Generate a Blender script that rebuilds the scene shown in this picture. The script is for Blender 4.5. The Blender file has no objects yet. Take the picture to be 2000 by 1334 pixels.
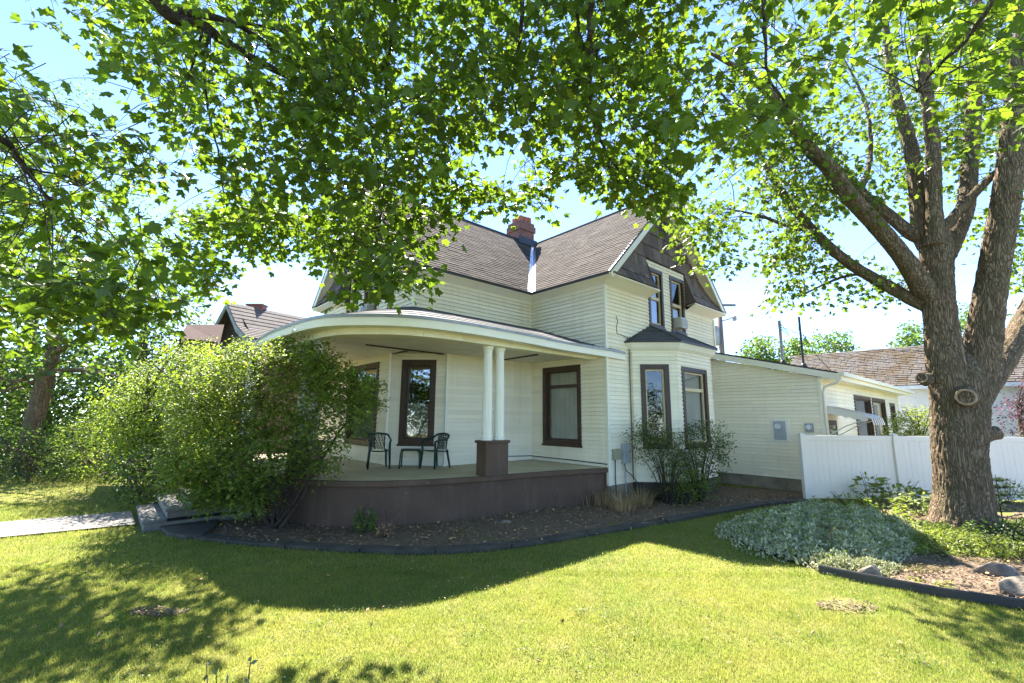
import bpy, math, random
import numpy as np
from mathutils import Matrix, Vector
random.seed(7); RNG = np.random.default_rng(11)
SC = bpy.context.scene; COL = SC.collection

# ------------------------------------------------------------ camera, sky, sun, exposure
F, PITCH, ROLL, CAMH = 879.94, 0.1672, 0.009, 2.05
cd = bpy.data.cameras.new("camera"); cam = bpy.data.objects.new("camera", cd); COL.objects.link(cam)
cd.sensor_width = 36; cd.lens = 36*F/2000; cd.clip_start = .05; cd.clip_end = 800
cam.matrix_world = Matrix.Translation((0, 0, CAMH)) @ Matrix.Rotation(math.pi/2+PITCH, 4, 'X') @ Matrix.Rotation(ROLL, 4, 'Z')
SC.camera = cam
SUN_AZ, SUN_EL = math.radians(-13), math.radians(54)
w = bpy.data.worlds.new("World"); SC.world = w; w.use_nodes = True
nt = w.node_tree; bg = nt.nodes["Background"]
sky = nt.nodes.new("ShaderNodeTexSky"); sky.sky_type = 'NISHITA'; sky.sun_disc = False
sky.sun_elevation = SUN_EL; sky.sun_rotation = SUN_AZ; sky.air_density = .7; sky.dust_density = 0; sky.ozone_density = 5; sky.altitude = 2000
nt.links.new(sky.outputs[0], bg.inputs[0]); bg.inputs[1].default_value = 0.074
sl = bpy.data.lights.new("sun", 'SUN'); sl.energy = 2.5; sl.angle = math.radians(.53); sl.color = (1, .97, .92)
so = bpy.data.objects.new("sun", sl); COL.objects.link(so)
sdir = Vector((math.sin(SUN_AZ)*math.cos(SUN_EL), math.cos(SUN_AZ)*math.cos(SUN_EL), math.sin(SUN_EL)))
so.rotation_euler = sdir.to_track_quat('Z', 'Y').to_euler(); so.location = (0, 0, 40)
SC.view_settings.view_transform = 'Standard'; SC.view_settings.look = 'None'; SC.view_settings.gamma = 1
SC.view_settings.exposure = 3.3
SC.view_settings.use_white_balance = True; SC.view_settings.white_balance_temperature = 6950
SC.cycles.max_bounces = 8; SC.cycles.transparent_max_bounces = 12; SC.cycles.use_denoising = True

# ------------------------------------------------------------ helpers
YAW, X0, Y0 = 0.843, 2.423, 11.472
D1 = np.array([math.sin(YAW), math.cos(YAW)]); D2 = np.array([-math.cos(YAW), math.sin(YAW)]); OO = np.array([X0, Y0])
CP, SP, CR, SR = math.cos(PITCH), math.sin(PITCH), math.cos(ROLL), math.sin(ROLL)
def ray(u, v):
    x, y = u-1000, v-667
    x, y = CR*x+SR*y, -SR*x+CR*y
    return np.array([x/F, CP+y/F*SP, SP-y/F*CP])
def PX(u, v, dep): d = ray(u, v); return np.array([0, 0, CAMH])+d*dep/d[1]
def ATZ(u, v, z=0): d = ray(u, v); return np.array([0, 0, CAMH])+d*(z-CAMH)/d[2]
def LW(a, b, z=0): q = OO+a*D1+b*D2; return np.array([q[0], q[1], z])
def tag(o, label=None, cat=None, group=None, kind=None):
    if label: o["label"] = label
    if cat: o["category"] = cat
    if group: o["group"] = group
    if kind: o["kind"] = kind
    return o
def link(name, data, parent=None):
    o = bpy.data.objects.new(name, data); COL.objects.link(o)
    if parent is not None: o.parent = parent
    return o
def empty(name, loc=(0, 0, 0), rz=0, parent=None):
    o = link(name, None, parent); o.location = loc; o.rotation_euler = (0, 0, rz); o.empty_display_size = .3
    return o
def npmesh(name, V, Fc, mat, smooth=False):
    """V (n,3) array, Fc list of (m,k) int arrays"""
    me = bpy.data.meshes.new(name)
    if not isinstance(Fc, list): Fc = [Fc]
    Fc = [np.asarray(f, np.int32) for f in Fc if len(f)]
    V = np.asarray(V, np.float32)
    me.vertices.add(len(V)); me.vertices.foreach_set("co", V.ravel())
    nl = sum(f.size for f in Fc); npoly = sum(len(f) for f in Fc)
    me.loops.add(nl); me.polygons.add(npoly)
    me.loops.foreach_set("vertex_index", np.concatenate([f.ravel() for f in Fc]))
    st = []; c = 0
    for f in Fc: st.append(np.arange(len(f))*f.shape[1]+c); c += f.size
    me.polygons.foreach_set("loop_start", np.concatenate(st).astype(np.int32))
    me.polygons.foreach_set("use_smooth", np.full(npoly, smooth))
    me.update(calc_edges=True); me.materials.append(mat)
    return me
class MB:
    def __init__(s): s.v = []; s.f = []
    def add(s, V, Fs):
        n = len(s.v); s.v += [tuple(map(float, p)) for p in V]; s.f += [tuple(i+n for i in f) for f in Fs]; return s
    def hexa(s, P):  # 8 points: bottom ring 0-3, top ring 4-7
        return s.add(P, [(3, 2, 1, 0), (4, 5, 6, 7), (0, 1, 5, 4), (1, 2, 6, 5), (2, 3, 7, 6), (3, 0, 4, 7)])
    def box(s, x0, x1, y0, y1, z0, z1):
        return s.hexa([(x0, y0, z0), (x1, y0, z0), (x1, y1, z0), (x0, y1, z0), (x0, y0, z1), (x1, y0, z1), (x1, y1, z1), (x0, y1, z1)])
    def prism(s, pts, z0, z1):
        n = len(pts); V = [(p[0], p[1], z0) for p in pts]+[(p[0], p[1], z1) for p in pts]
        return s.add(V, [tuple(range(n))[::-1], tuple(range(n, 2*n))]+[(i, (i+1) % n, n+(i+1) % n, n+i) for i in range(n)])
    def strip(s, A, B):  # quads between two polylines
        n = len(A); return s.add(list(A)+list(B), [(i, i+1, n+i+1, n+i) for i in range(n-1)])
    def tube(s, path, rad, n=8, cap=True, squash=None):
        P = [Vector(p) for p in path]; m = len(P)
        if not hasattr(rad, '__len__'): rad = [rad]*m
        t0 = (P[1]-P[0]).normalized(); up = Vector((0, 0, 1)) if abs(t0.z) < .9 else Vector((1, 0, 0))
        nx = t0.cross(up).normalized(); V = []
        for i in range(m):
            t = (P[min(i+1, m-1)]-P[max(i-1, 0)]).normalized()
            nx = (nx-t*nx.dot(t)).normalized(); ny = t.cross(nx)
            for k in range(n):
                a = 2*math.pi*k/n; V.append(P[i]+nx*math.cos(a)*rad[i]+ny*math.sin(a)*rad[i])
        Fs = [(i*n+k, i*n+(k+1) % n, (i+1)*n+(k+1) % n, (i+1)*n+k) for i in range(m-1) for k in range(n)]
        if cap: Fs += [tuple(range(n))[::-1], tuple(range((m-1)*n, m*n))]
        return s.add(V, Fs)
    def lathe(s, prof, n=20, c=(0, 0, 0)):
        V = [(c[0]+r*math.cos(2*math.pi*k/n), c[1]+r*math.sin(2*math.pi*k/n), c[2]+z) for r, z in prof for k in range(n)]
        m = len(prof); Fs = [(i*n+k, i*n+(k+1) % n, (i+1)*n+(k+1) % n, (i+1)*n+k) for i in range(m-1) for k in range(n)]
        return s.add(V, Fs+[tuple(range(n))[::-1], tuple(range((m-1)*n, m*n))])
    def data(s, name, mat, smooth=False):
        me = bpy.data.meshes.new(name); me.from_pydata(s.v, [], s.f); me.materials.append(mat)
        if smooth: me.polygons.foreach_set("use_smooth", [True]*len(me.polygons))
        return me
    def build(s, name, mat, parent=None, smooth=False, bevel=0):
        o = link(name, s.data(name, mat, smooth), parent)
        if bevel:
            b = o.modifiers.new("bevel", 'BEVEL'); b.width = bevel; b.segments = 2; b.limit_method = 'ANGLE'
        return o

# ------------------------------------------------------------ materials
def _m(name):
    m = bpy.data.materials.new(name); m.use_nodes = True; n = m.node_tree; return m, n, n.nodes["Principled BSDF"]
def noise(n, scale, detail=4, stretch=None, rough=.55, coord='Object'):
    tc = n.nodes.new("ShaderNodeTexCoord"); t = n.nodes.new("ShaderNodeTexNoise")
    t.inputs["Scale"].default_value = scale; t.inputs["Detail"].default_value = detail; t.inputs["Roughness"].default_value = rough
    if stretch:
        mp = n.nodes.new("ShaderNodeMapping"); mp.inputs["Scale"].default_value = stretch
        n.links.new(tc.outputs[coord], mp.inputs[0]); n.links.new(mp.outputs[0], t.inputs[0])
    else: n.links.new(tc.outputs[coord], t.inputs[0])
    return t.outputs[0]
def ramp(n, fac, stops):
    r = n.nodes.new("ShaderNodeValToRGB"); e = r.color_ramp.elements
    while len(e) < len(stops): e.new(.5)
    for i, (p, c) in enumerate(stops): e[i].position = p; e[i].color = (*c, 1)
    n.links.new(fac, r.inputs[0]); return r.outputs[0]
def mixc(n, fac, a, b, mode='MIX'):
    x = n.nodes.new("ShaderNodeMix"); x.data_type = 'RGBA'; x.blend_type = mode
    for s, v in ((0, fac), (6, a), (7, b)):
        if isinstance(v, (int, float)): x.inputs[s].default_value = v
        elif isinstance(v, tuple): x.inputs[s].default_value = (*v, 1)
        else: n.links.new(v, x.inputs[s])
    return x.outputs[2]
def bumpn(n, p, h, strength, dist=.02):
    b = n.nodes.new("ShaderNodeBump"); b.inputs["Strength"].default_value = strength; b.inputs["Distance"].default_value = dist
    n.links.new(h, b.inputs["Height"]); n.links.new(b.outputs[0], p.inputs["Normal"])
def MAT(name, c1, c2=None, scale=3, rough=.6, bump=0, bscale=None, stretch=None, var=0, detail=5, spec=.4, metal=0, bdist=.02, lo=.35, hi=.65):
    m, n, p = _m(name); p.inputs["Roughness"].default_value = rough; p.inputs["Specular IOR Level"].default_value = spec; p.inputs["Metallic"].default_value = metal
    c2 = c2 or c1
    col = ramp(n, noise(n, scale, detail, stretch), [(lo, c1), (hi, c2)])
    if var:
        oi = n.nodes.new("ShaderNodeNewGeometry"); oo = n.nodes.new("ShaderNodeObjectInfo"); ad = n.nodes.new("ShaderNodeMath"); ad.operation = 'ADD'
        fr = n.nodes.new("ShaderNodeMath"); fr.operation = 'FRACT'
        n.links.new(oi.outputs["Random Per Island"], ad.inputs[0]); n.links.new(oo.outputs["Random"], ad.inputs[1]); n.links.new(ad.outputs[0], fr.inputs[0])
        g = ramp(n, fr.outputs[0], [(0, (1-var,)*3), (1, (1+var,)*3)])
        col = mixc(n, 1.0, col, g, 'MULTIPLY')
    n.links.new(col, p.inputs["Base Color"])
    if bump: bumpn(n, p, noise(n, bscale or scale*4, 6, stretch), bump, bdist)
    return m
def LEAF(name, dif, trans, w=.45, var=.35, warm=None, gloss=.35):
    """thin leaf: diffuse + light through the blade, colour drifting from leaf to leaf"""
    m, n, p = _m(name); out = n.nodes["Material Output"]
    g = n.nodes.new("ShaderNodeNewGeometry"); oi = n.nodes.new("ShaderNodeObjectInfo"); ad = n.nodes.new("ShaderNodeMath"); fr = n.nodes.new("ShaderNodeMath")
    ad.operation = 'ADD'; fr.operation = 'FRACT'
    n.links.new(g.outputs["Random Per Island"], ad.inputs[0]); n.links.new(oi.outputs["Random"], ad.inputs[1]); n.links.new(ad.outputs[0], fr.inputs[0])
    def shades(c):
        lo = tuple(x*(1-var) for x in c); hi = tuple(x*(1+var) for x in c)
        st = [(0, lo), (.6, c), (.93, hi)]
        if warm: st += [(.97, hi), (1, tuple(a*b for a, b in zip(c, warm)))]
        return ramp(n, fr.outputs[0], st)
    n.links.new(shades(dif), p.inputs["Base Color"]); p.inputs["Roughness"].default_value = .42; p.inputs["Specular IOR Level"].default_value = gloss
    t = n.nodes.new("ShaderNodeBsdfTranslucent"); n.links.new(shades(trans), t.inputs[0])
    mx = n.nodes.new("ShaderNodeMixShader"); mx.inputs[0].default_value = w
    n.links.new(p.outputs[0], mx.inputs[1]); n.links.new(t.outputs[0], mx.inputs[2]); n.links.new(mx.outputs[0], out.inputs[0])
    return m
def BARK(name, c1, c2, sc=6, bd=.05):
    m, n, p = _m(name); p.inputs["Roughness"].default_value = .9; p.inputs["Specular IOR Level"].default_value = .15
    a = noise(n, sc, 8, (1, 1, .22), .65); b = noise(n, sc*.25, 3)
    v = n.nodes.new("ShaderNodeTexVoronoi"); v.feature = 'DISTANCE_TO_EDGE'; v.inputs["Scale"].default_value = sc*2.6
    tc = n.nodes.new("ShaderNodeTexCoord"); mp = n.nodes.new("ShaderNodeMapping"); mp.inputs["Scale"].default_value = (1, 1, .16)
    n.links.new(tc.outputs["Object"], mp.inputs[0])
    av = n.nodes.new("ShaderNodeVectorMath"); av.operation = 'MULTIPLY_ADD'; av.inputs[1].default_value = (.25, .25, .25)
    nn = n.nodes.new("ShaderNodeTexNoise"); nn.inputs["Scale"].default_value = 7; n.links.new(mp.outputs[0], nn.inputs[0])
    n.links.new(nn.outputs[1], av.inputs[0]); n.links.new(mp.outputs[0], av.inputs[2]); n.links.new(av.outputs[0], v.inputs[0])
    ri = ramp(n, v.outputs[0], [(0, (.15, .15, .15)), (.22, (1, 1, 1))])
    col = mixc(n, ri, tuple(x*.4 for x in c1), ramp(n, a, [(.3, c1), (.7, c2)]))
    col = mixc(n, ramp(n, b, [(.45, (0, 0, 0)), (.75, (.5, .5, .5))]), col, (.10, .105, .05))
    n.links.new(col, p.inputs["Base Color"])
    h = mixc(n, .45, ri, a); bumpn(n, p, h, 1.0, bd); return m
def GLASS(name, tint=(.8, .85, .85), refl=.22):
    m, n, p = _m(name); out = n.nodes["Material Output"]
    tr = n.nodes.new("ShaderNodeBsdfTransparent"); tr.inputs[0].default_value = (*tint, 1)
    gl = n.nodes.new("ShaderNodeBsdfGlossy"); gl.inputs["Roughness"].default_value = .02
    lw = n.nodes.new("ShaderNodeLayerWeight"); lw.inputs[0].default_value = refl
    ad = n.nodes.new("ShaderNodeMath"); ad.operation = 'MULTIPLY_ADD'; ad.inputs[1].default_value = .8; ad.inputs[2].default_value = refl*.8
    mx = n.nodes.new("ShaderNodeMixShader"); n.links.new(lw.outputs["Fresnel"], ad.inputs[0]); n.links.new(ad.outputs[0], mx.inputs[0])
    b = n.nodes.new("ShaderNodeBump"); b.inputs["Strength"].default_value = .12; b.inputs["Distance"].default_value = .02
    n.links.new(noise(n, 1.6, 2), b.inputs["Height"]); n.links.new(b.outputs[0], gl.inputs["Normal"])
    n.links.new(tr.outputs[0], mx.inputs[1]); n.links.new(gl.outputs[0], mx.inputs[2]); n.links.new(mx.outputs[0], out.inputs[0]); return m

def sidingmat(name, c1, c2):
    m, n, p = _m(name); p.inputs["Roughness"].default_value = .55; p.inputs["Specular IOR Level"].default_value = .35
    col = ramp(n, noise(n, 1.1, 5), [(.3, c1), (.75, c2)])
    st = ramp(n, noise(n, 3.0, 6, (1, 1, .12), .7), [(.50, (0, 0, 0)), (.80, (.55, .55, .55))]); col = mixc(n, st, col, tuple(x*y for x, y in zip(c2, (.80, .74, .64))))
    sp = ramp(n, noise(n, 26, 3, None, .7), [(.66, (0, 0, 0)), (.74, (.5, .5, .5))]); col = mixc(n, sp, col, tuple(x*.72 for x in c2))
    g = n.nodes.new("ShaderNodeNewGeometry"); o = n.nodes.new("ShaderNodeObjectInfo"); a = n.nodes.new("ShaderNodeMath"); f = n.nodes.new("ShaderNodeMath"); a.operation = 'ADD'; f.operation = 'FRACT'
    n.links.new(g.outputs["Random Per Island"], a.inputs[0]); n.links.new(o.outputs["Random"], a.inputs[1]); n.links.new(a.outputs[0], f.inputs[0])
    n.links.new(mixc(n, 1.0, col, ramp(n, f.outputs[0], [(0, (.92,)*3), (1, (1.03,)*3)]), 'MULTIPLY'), p.inputs["Base Color"]); bumpn(n, p, noise(n, 9, 5, (1, 1, 5)), .12, .01); return m
CREAM = sidingmat("cream_siding", (.93, .87, .70), (.89, .81, .61))
TRIM = MAT("cream_trim", (.90, .87, .75), (.84, .80, .66), 2, .5, .03, 20, lo=.3, hi=.8)
BEAMP = MAT("stained_frieze_paint", (.82, .77, .55), (.66, .52, .30), .9, .55, .03, 20, lo=.45, hi=.85)
SOFFIT = MAT("porch_ceiling_paint", (.78, .73, .58), (.68, .63, .49), 2, .6, .03)
BROWN = MAT("brown_paint", (.075, .043, .026), (.055, .033, .022), 4, .45, .05, 30)
def stucco():
    m, n, p = _m("brown_stucco"); p.inputs["Roughness"].default_value = .8; p.inputs["Specular IOR Level"].default_value = .25
    col = ramp(n, noise(n, 1.3, 6, None, .65), [(.3, (.135, .084, .056)), (.7, (.092, .060, .042))])
    st = ramp(n, noise(n, 4, 6, (1, 1, .1), .7), [(.5, (0, 0, 0)), (.8, (.6, .6, .6))]); col = mixc(n, st, col, (.19, .14, .105))
    sp = ramp(n, noise(n, 14, 4, None, .75), [(.66, (0, 0, 0)), (.70, (.8, .8, .8))]); col = mixc(n, sp, col, (.33, .27, .22))
    n.links.new(col, p.inputs["Base Color"]); bumpn(n, p, noise(n, 45, 7, None, .7), .8, .012); return m
PBROWN = stucco()
PFLOOR = MAT("porch_deck_paint", (.58, .51, .35), (.46, .41, .28), 1.5, .7, .15, 25, (1, 1, 1))
CONC = MAT("concrete", (.20, .188, .165), (.13, .122, .106), 2.5, .85, .3, 40, bdist=.006)
CONCD = MAT("dark_concrete", (.085, .072, .056), (.048, .042, .034), 3, .9, .4, 40, bdist=.008)
FOUND = MAT("foundation_concrete", (.36, .30, .215), (.20, .165, .12), 2.2, .9, .4, 20, bdist=.01)
SHING = MAT("asphalt_shingle", (.078, .065, .056), (.104, .088, .076), 1.2, .95, .5, 160, None, .22, spec=.08, bdist=.004)
SHINGD = MAT("dark_shingle", (.055, .055, .062), (.085, .083, .088), 3, .85, .5, 160, None, .25, bdist=.004)
SHAKE = MAT("weathered_shake", (.115, .085, .072), (.17, .13, .115), 3, .85, .6, 12, (9, 9, .8), .35, bdist=.01)
VALLEY = MAT("valley_metal", (.75, .75, .75), (.68, .68, .68), 4, .32, .05, 8, metal=1)
METALG = MAT("grey_metal", (.34, .35, .36), (.26, .27, .28), 6, .45, .05, metal=.3)
METALD = MAT("dark_metal", (.035, .035, .038), (.05, .05, .05), 8, .5)
BRICKM = None
WHITEV = MAT("white_vinyl", (.82, .78, .69), (.76, .72, .62), .8, .4, .02, 10)
WHITES = MAT("white_siding_paint", (.72, .74, .76), (.64, .66, .70), 2, .6)
CURT = MAT("lace_curtain", (.62, .60, .48), (.52, .50, .40), 3, .9)
BLIND = MAT("window_blind", (.62, .62, .58), (.54, .54, .50), 10, .7)
DARKIN = MAT("unlit_interior", (.03, .028, .025), (.02, .02, .02), 2, .9)
PANE = GLASS("window_glass"); PANE3 = GLASS("dim_glass", (.5, .5, .5), .10); PANE2 = GLASS("mirror_bright_glass", (.55, .6, .62), .34)
GPLAST = MAT("green_plastic", (.008, .032, .026), (.012, .042, .034), 8, .38)
SASH = MAT("cream_sash", (.72, .62, .40), (.60, .48, .28), 6, .5)
def brickmat():
    m, n, p = _m("chimney_brick"); tc = n.nodes.new("ShaderNodeTexCoord"); mp = n.nodes.new("ShaderNodeMapping"); mp.inputs["Rotation"].default_value = (math.pi/2, 0, 0)
    sx = n.nodes.new("ShaderNodeSeparateXYZ"); cb = n.nodes.new("ShaderNodeCombineXYZ"); ad = n.nodes.new("ShaderNodeMath"); ad.operation = 'ADD'
    n.links.new(tc.outputs["Object"], sx.inputs[0]); n.links.new(sx.outputs[0], ad.inputs[0]); n.links.new(sx.outputs[1], ad.inputs[1])
    n.links.new(ad.outputs[0], cb.inputs[0]); n.links.new(sx.outputs[2], cb.inputs[1])
    b = n.nodes.new("ShaderNodeTexBrick"); b.inputs["Scale"].default_value = 1; b.inputs["Brick Width"].default_value = .21; b.inputs["Row Height"].default_value = .075
    b.inputs["Mortar Size"].default_value = .008; b.inputs["Color1"].default_value = (.16, .045, .03, 1); b.inputs["Color2"].default_value = (.24, .08, .05, 1); b.inputs["Mortar"].default_value = (.20, .17, .15, 1)
    n.links.new(cb.outputs[0], b.inputs[0]); n.links.new(b.outputs[0], p.inputs["Base Color"]); p.inputs["Roughness"].default_value = .9
    inv = n.nodes.new("ShaderNodeMath"); inv.operation = 'SUBTRACT'; inv.inputs[0].default_value = 1; n.links.new(b.outputs[1], inv.inputs[1]); bumpn(n, p, inv.outputs[0], .6, .01)
    return m
BRICKM = brickmat(); POT = MAT("terracotta", (.38, .12, .07), (.28, .09, .05), 8, .85)
SOIL = MAT("turf_ground", (.125, .150, .030), (.180, .165, .055), 2.5, .95, .6, 60, spec=.1)
MULCH = MAT("mulch_soil", (.125, .085, .054), (.20, .14, .09), 9, .95, .9, 50, bdist=.03)
CHIP = MAT("bark_chip", (.13, .088, .054), (.26, .19, .125), 20, .9, 0, None, None, .5)
DRYLEAF = MAT("dry_leaf", (.26, .14, .07), (.38, .24, .12), 15, .85, 0, None, None, .45)
STONE = MAT("field_stone", (.26, .215, .165), (.13, .11, .09), 6, .9, .8, 18, bdist=.03)
PATHM = MAT("path_concrete", (.20, .188, .175), (.15, .142, .132), 4, .85, .3, 60, bdist=.006)
MAPLE = LEAF("maple_leaf", (.082, .130, .018), (.20, .325, .020), .50, .36, (1.5, .9, .6))
MAPLE2 = LEAF("tree_leaf", (.075, .120, .024), (.20, .31, .025), .48, .38)
BGLEAF = LEAF("distant_leaf", (.055, .10, .022), (.20, .33, .04), .42, .45)
BGDARK = LEAF("dark_leaf", (.045, .080, .022), (.16, .27, .03), .40, .45)
SHRUBL = LEAF("shrub_leaf", (.135, .195, .036), (.32, .44, .04), .46, .4, (1.4, .8, .8))
NANDL = LEAF("fine_leaf", (.085, .125, .032), (.20, .28, .04), .35, .5, (2.6, .7, .6))
SILVER = LEAF("silver_leaf", (.50, .51, .31), (.42, .45, .24), .22, .4)
CHART = LEAF("lime_leaf", (.17, .21, .05), (.34, .42, .06), .4, .35)
PURPLE = LEAF("purple_leaf", (.085, .035, .055), (.20, .08, .12), .4, .45)
CONIF = LEAF("conifer_leaf", (.035, .065, .028), (.06, .10, .03), .25, .45)
GRASS = None
def grassmat():
    m, n, p = _m("grass_blade"); out = n.nodes["Material Output"]
    g = n.nodes.new("ShaderNodeNewGeometry")
    def sh(k):
        a = ramp(n, g.outputs["Random Per Island"], [(0, tuple(x*k for x in (0.072, 0.122, 0.016))), (.55, tuple(x*k for x in (0.150, 0.194, 0.029))), (.9, tuple(x*k for x in (0.233, 0.246, 0.053))), (1, tuple(x*k for x in (0.343, 0.277, 0.132)))])
        big = noise(n, .55, 4, None, .6); fine = noise(n, 3.2, 3)
        a = mixc(n, ramp(n, big, [(.40, (0, 0, 0)), (.62, (.9, .9, .9))]), a, tuple(x*k for x in (0.222, 0.226, 0.046)))
        return mixc(n, ramp(n, fine, [(.5, (0, 0, 0)), (.75, (.5, .5, .5))]), a, tuple(x*k for x in (0.086, 0.139, 0.024)))
    n.links.new(sh(1.12), p.inputs["Base Color"]); p.inputs["Roughness"].default_value = .5; p.inputs["Specular IOR Level"].default_value = .3
    t = n.nodes.new("ShaderNodeBsdfTranslucent"); n.links.new(sh(2.3), t.inputs[0])
    mx = n.nodes.new("ShaderNodeMixShader"); mx.inputs[0].default_value = .45
    n.links.new(p.outputs[0], mx.inputs[1]); n.links.new(t.outputs[0], mx.inputs[2]); n.links.new(mx.outputs[0], out.inputs[0]); return m
GRASS = grassmat()
BARKM = BARK("maple_bark", (.19, .135, .085), (.34, .25, .165), 10, .035); BARKT = BARK("branch_bark", (.075, .058, .045), (.12, .095, .075), 14, .015)
CALLUS = MAT('callus_wood', (.42, .30, .19), (.28, .19, .12), 12, .85, .5, 30)
CUTW = MAT("cut_wood", (.30, .17, .085), (.15, .085, .045), 9, .9, .8, 40)

# ------------------------------------------------------------ leaf geometry
def _half(pts): return pts+[(-x, y) for x, y in pts[::-1] if abs(x) > 1e-6]
def _tmpl(half, cy, curl=.22):
    o = np.array(_half(half)); n = len(o)
    V = np.vstack([[0, cy], o]); z = -curl*np.abs(V[:, 0])**1.3-.18*(V[:, 1]-.35)**2
    z[1:] += (np.arange(n) % 2)*.03
    Fs = np.array([(0, 1+i, 1+(i+1) % n) for i in range(n)])
    return np.column_stack([V, z]), Fs
T_MAPLE = _tmpl([(0, 0), (.22, -.08), (.45, .02), (.36, .15), (.47, .27), (.58, .52), (.42, .53), (.25, .57), (.25, .74), (.10, .82), (0, 1.05)], .3)
T_MAPLE_S = _tmpl([(0, 0), (.44, .0), (.36, .18), (.57, .52), (.25, .58), (0, 1.05)], .3)
T_MAPLE_C = _tmpl([(0, 0), (.18, -.05), (.38, .02), (.25, .18), (.38, .30), (.48, .56), (.30, .52), (.15, .48), (.17, .72), (.06, .78), (0, .98)], .3, .75)
T_OVAL = (np.array([(0, 0, 0), (.26, .42, -.05), (0, 1, -.12), (-.26, .42, -.05), (0, .45, .05)]), np.array([(0, 1, 4), (1, 2, 4), (2, 3, 4), (3, 0, 4)]))
T_DIA = (np.array([(0, 0, 0), (.3, .45, -.06), (0, 1, -.05), (-.3, .45, -.06)]), np.array([(0, 1, 2), (0, 2, 3)]))
T_NEED = (np.array([(-.12, 0, 0), (.12, 0, 0), (0, 1, 0)]), np.array([(0, 1, 2)]))
def frames(tip, nrm):
    t = tip/np.maximum(np.linalg.norm(tip, axis=1, keepdims=True), 1e-6)
    n = nrm-t*np.sum(nrm*t, 1, keepdims=True); n /= np.maximum(np.linalg.norm(n, axis=1, keepdims=True), 1e-6)
    x = np.cross(t, n); return np.stack([x, t, n], 1)      # rows: local axes
def leaves_arr(P, tip, nrm, size, T):
    R = frames(tip, nrm); tv, tf = T
    V = np.einsum('vk,nkj->nvj', tv, R)*size[:, None, None]+P[:, None, :]
    n, m = len(P), len(tv)
    Fs = (tf[None]+(np.arange(n)*m)[:, None, None]).reshape(-1, tf.shape[1])
    return V.reshape(-1, 3), Fs
def unit(n): v = RNG.normal(size=(n, 3)); return v/np.linalg.norm(v, axis=1, keepdims=True)
def leafobj(name, P, tip, nrm, size, T, mat, parent=None):
    V, Fs = leaves_arr(P, tip, nrm, size, T); return link(name, npmesh(name, V, Fs, mat), parent)
def inpoly(x, y, poly):
    poly = np.asarray(poly)[:, :2]; r = np.zeros(len(x), bool); j = len(poly)-1
    for i in range(len(poly)):
        xi, yi = poly[i]; xj, yj = poly[j]
        r ^= ((yi > y) != (yj > y)) & (x < (xj-xi)*(y-yi)/(yj-yi+1e-12)+xi); j = i
    return r
def polysample(poly, n):
    p = np.asarray(poly, float); lo, hi = p.min(0), p.max(0); out = np.zeros((0, 2))
    while len(out) < n:
        q = RNG.uniform(lo, hi, (n*3, 2)); out = np.vstack([out, q[inpoly(q[:, 0], q[:, 1], p)]])
    return out[:n]
def cloud(poly, n, d0, d1):
    """points of a crown: where it stands seen from the lawn, between two distances"""
    uv = polysample(poly, n); d = RNG.uniform(d0, d1, n); return np.array([PX(u, v, k) for (u, v), k in zip(uv, d)])
def sprays(C, per, L, size, droop=.35, flat=.75, outward=None, spread=.5):
    """twigs at the points C with leaves set along them -> leaf arrays + twig lines"""
    n = len(C); dirs = unit(n); dirs[:, 2] = -np.abs(dirs[:, 2])*droop
    if outward is not None: dirs += outward
    dirs /= np.linalg.norm(dirs, axis=1, keepdims=True)
    t = np.tile(np.linspace(0, 1, per), n)+RNG.normal(0, .05, n*per)
    dd = np.repeat(dirs, per, 0); base = np.repeat(C, per, 0)
    sag = np.zeros_like(dd); sag[:, 2] = -.25*L*t**2
    side = np.cross(dd, np.array([0, 0, 1.])); side /= np.maximum(np.linalg.norm(side, axis=1, keepdims=True), 1e-6)
    sg = np.tile(np.where(np.arange(per) % 2, 1., -1.), n)[:, None]
    off = side*sg*RNG.uniform(.3, 1, (n*per, 1))*spread*L*.5+unit(n*per)*L*.10
    P = base+dd*(t[:, None]-.5)*L+sag+off
    tip = dd*.6+side*sg*.8+np.array([0, 0, -droop])+unit(n*per)*.35
    nrm = np.array([0, 0, 1.])*flat+unit(n*per)*(1-flat)*1.4
    return P, tip, nrm, size*RNG.uniform(.65, 1.2, n*per), [(C[i]-dirs[i]*L*.5, C[i]+np.array([0, 0, -.03*L]), C[i]+dirs[i]*L*.5+np.array([0, 0, -.25*L])) for i in range(n)]
def twigs(name, lines, r0, mat, parent, r1=None, n=3):
    V = []; Fs = []
    for ln in lines:
        m = MB().tube(ln, list(np.linspace(r0, r1 or r0*.4, len(ln))), n, False); k = len(V); V += m.v; Fs += [tuple(i+k for i in f) for f in m.f]
    return tag(link(name, npmesh(name, np.array(V), np.array(Fs), mat, True), parent), kind='stuff')
def smooth_path(pts, rad, k=5, wob=0):
    P = np.array([list(p)+[r] for p, r in zip(pts, rad)], float); out = []
    for i in range(len(P)-1):
        p0, p1, p2, p3 = P[max(i-1, 0)], P[i], P[i+1], P[min(i+2, len(P)-1)]
        for t in np.arange(k)/k:
            out.append(.5*((2*p1)+(-p0+p2)*t+(2*p0-5*p1+4*p2-p3)*t*t+(-p0+3*p1-3*p2+p3)*t**3))
    out.append(P[-1]); out = np.array(out)
    if wob: out[1:-1, :3] += RNG.normal(0, wob, (len(out)-2, 3))
    return out[:, :3], np.maximum(out[:, 3], .002)
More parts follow.
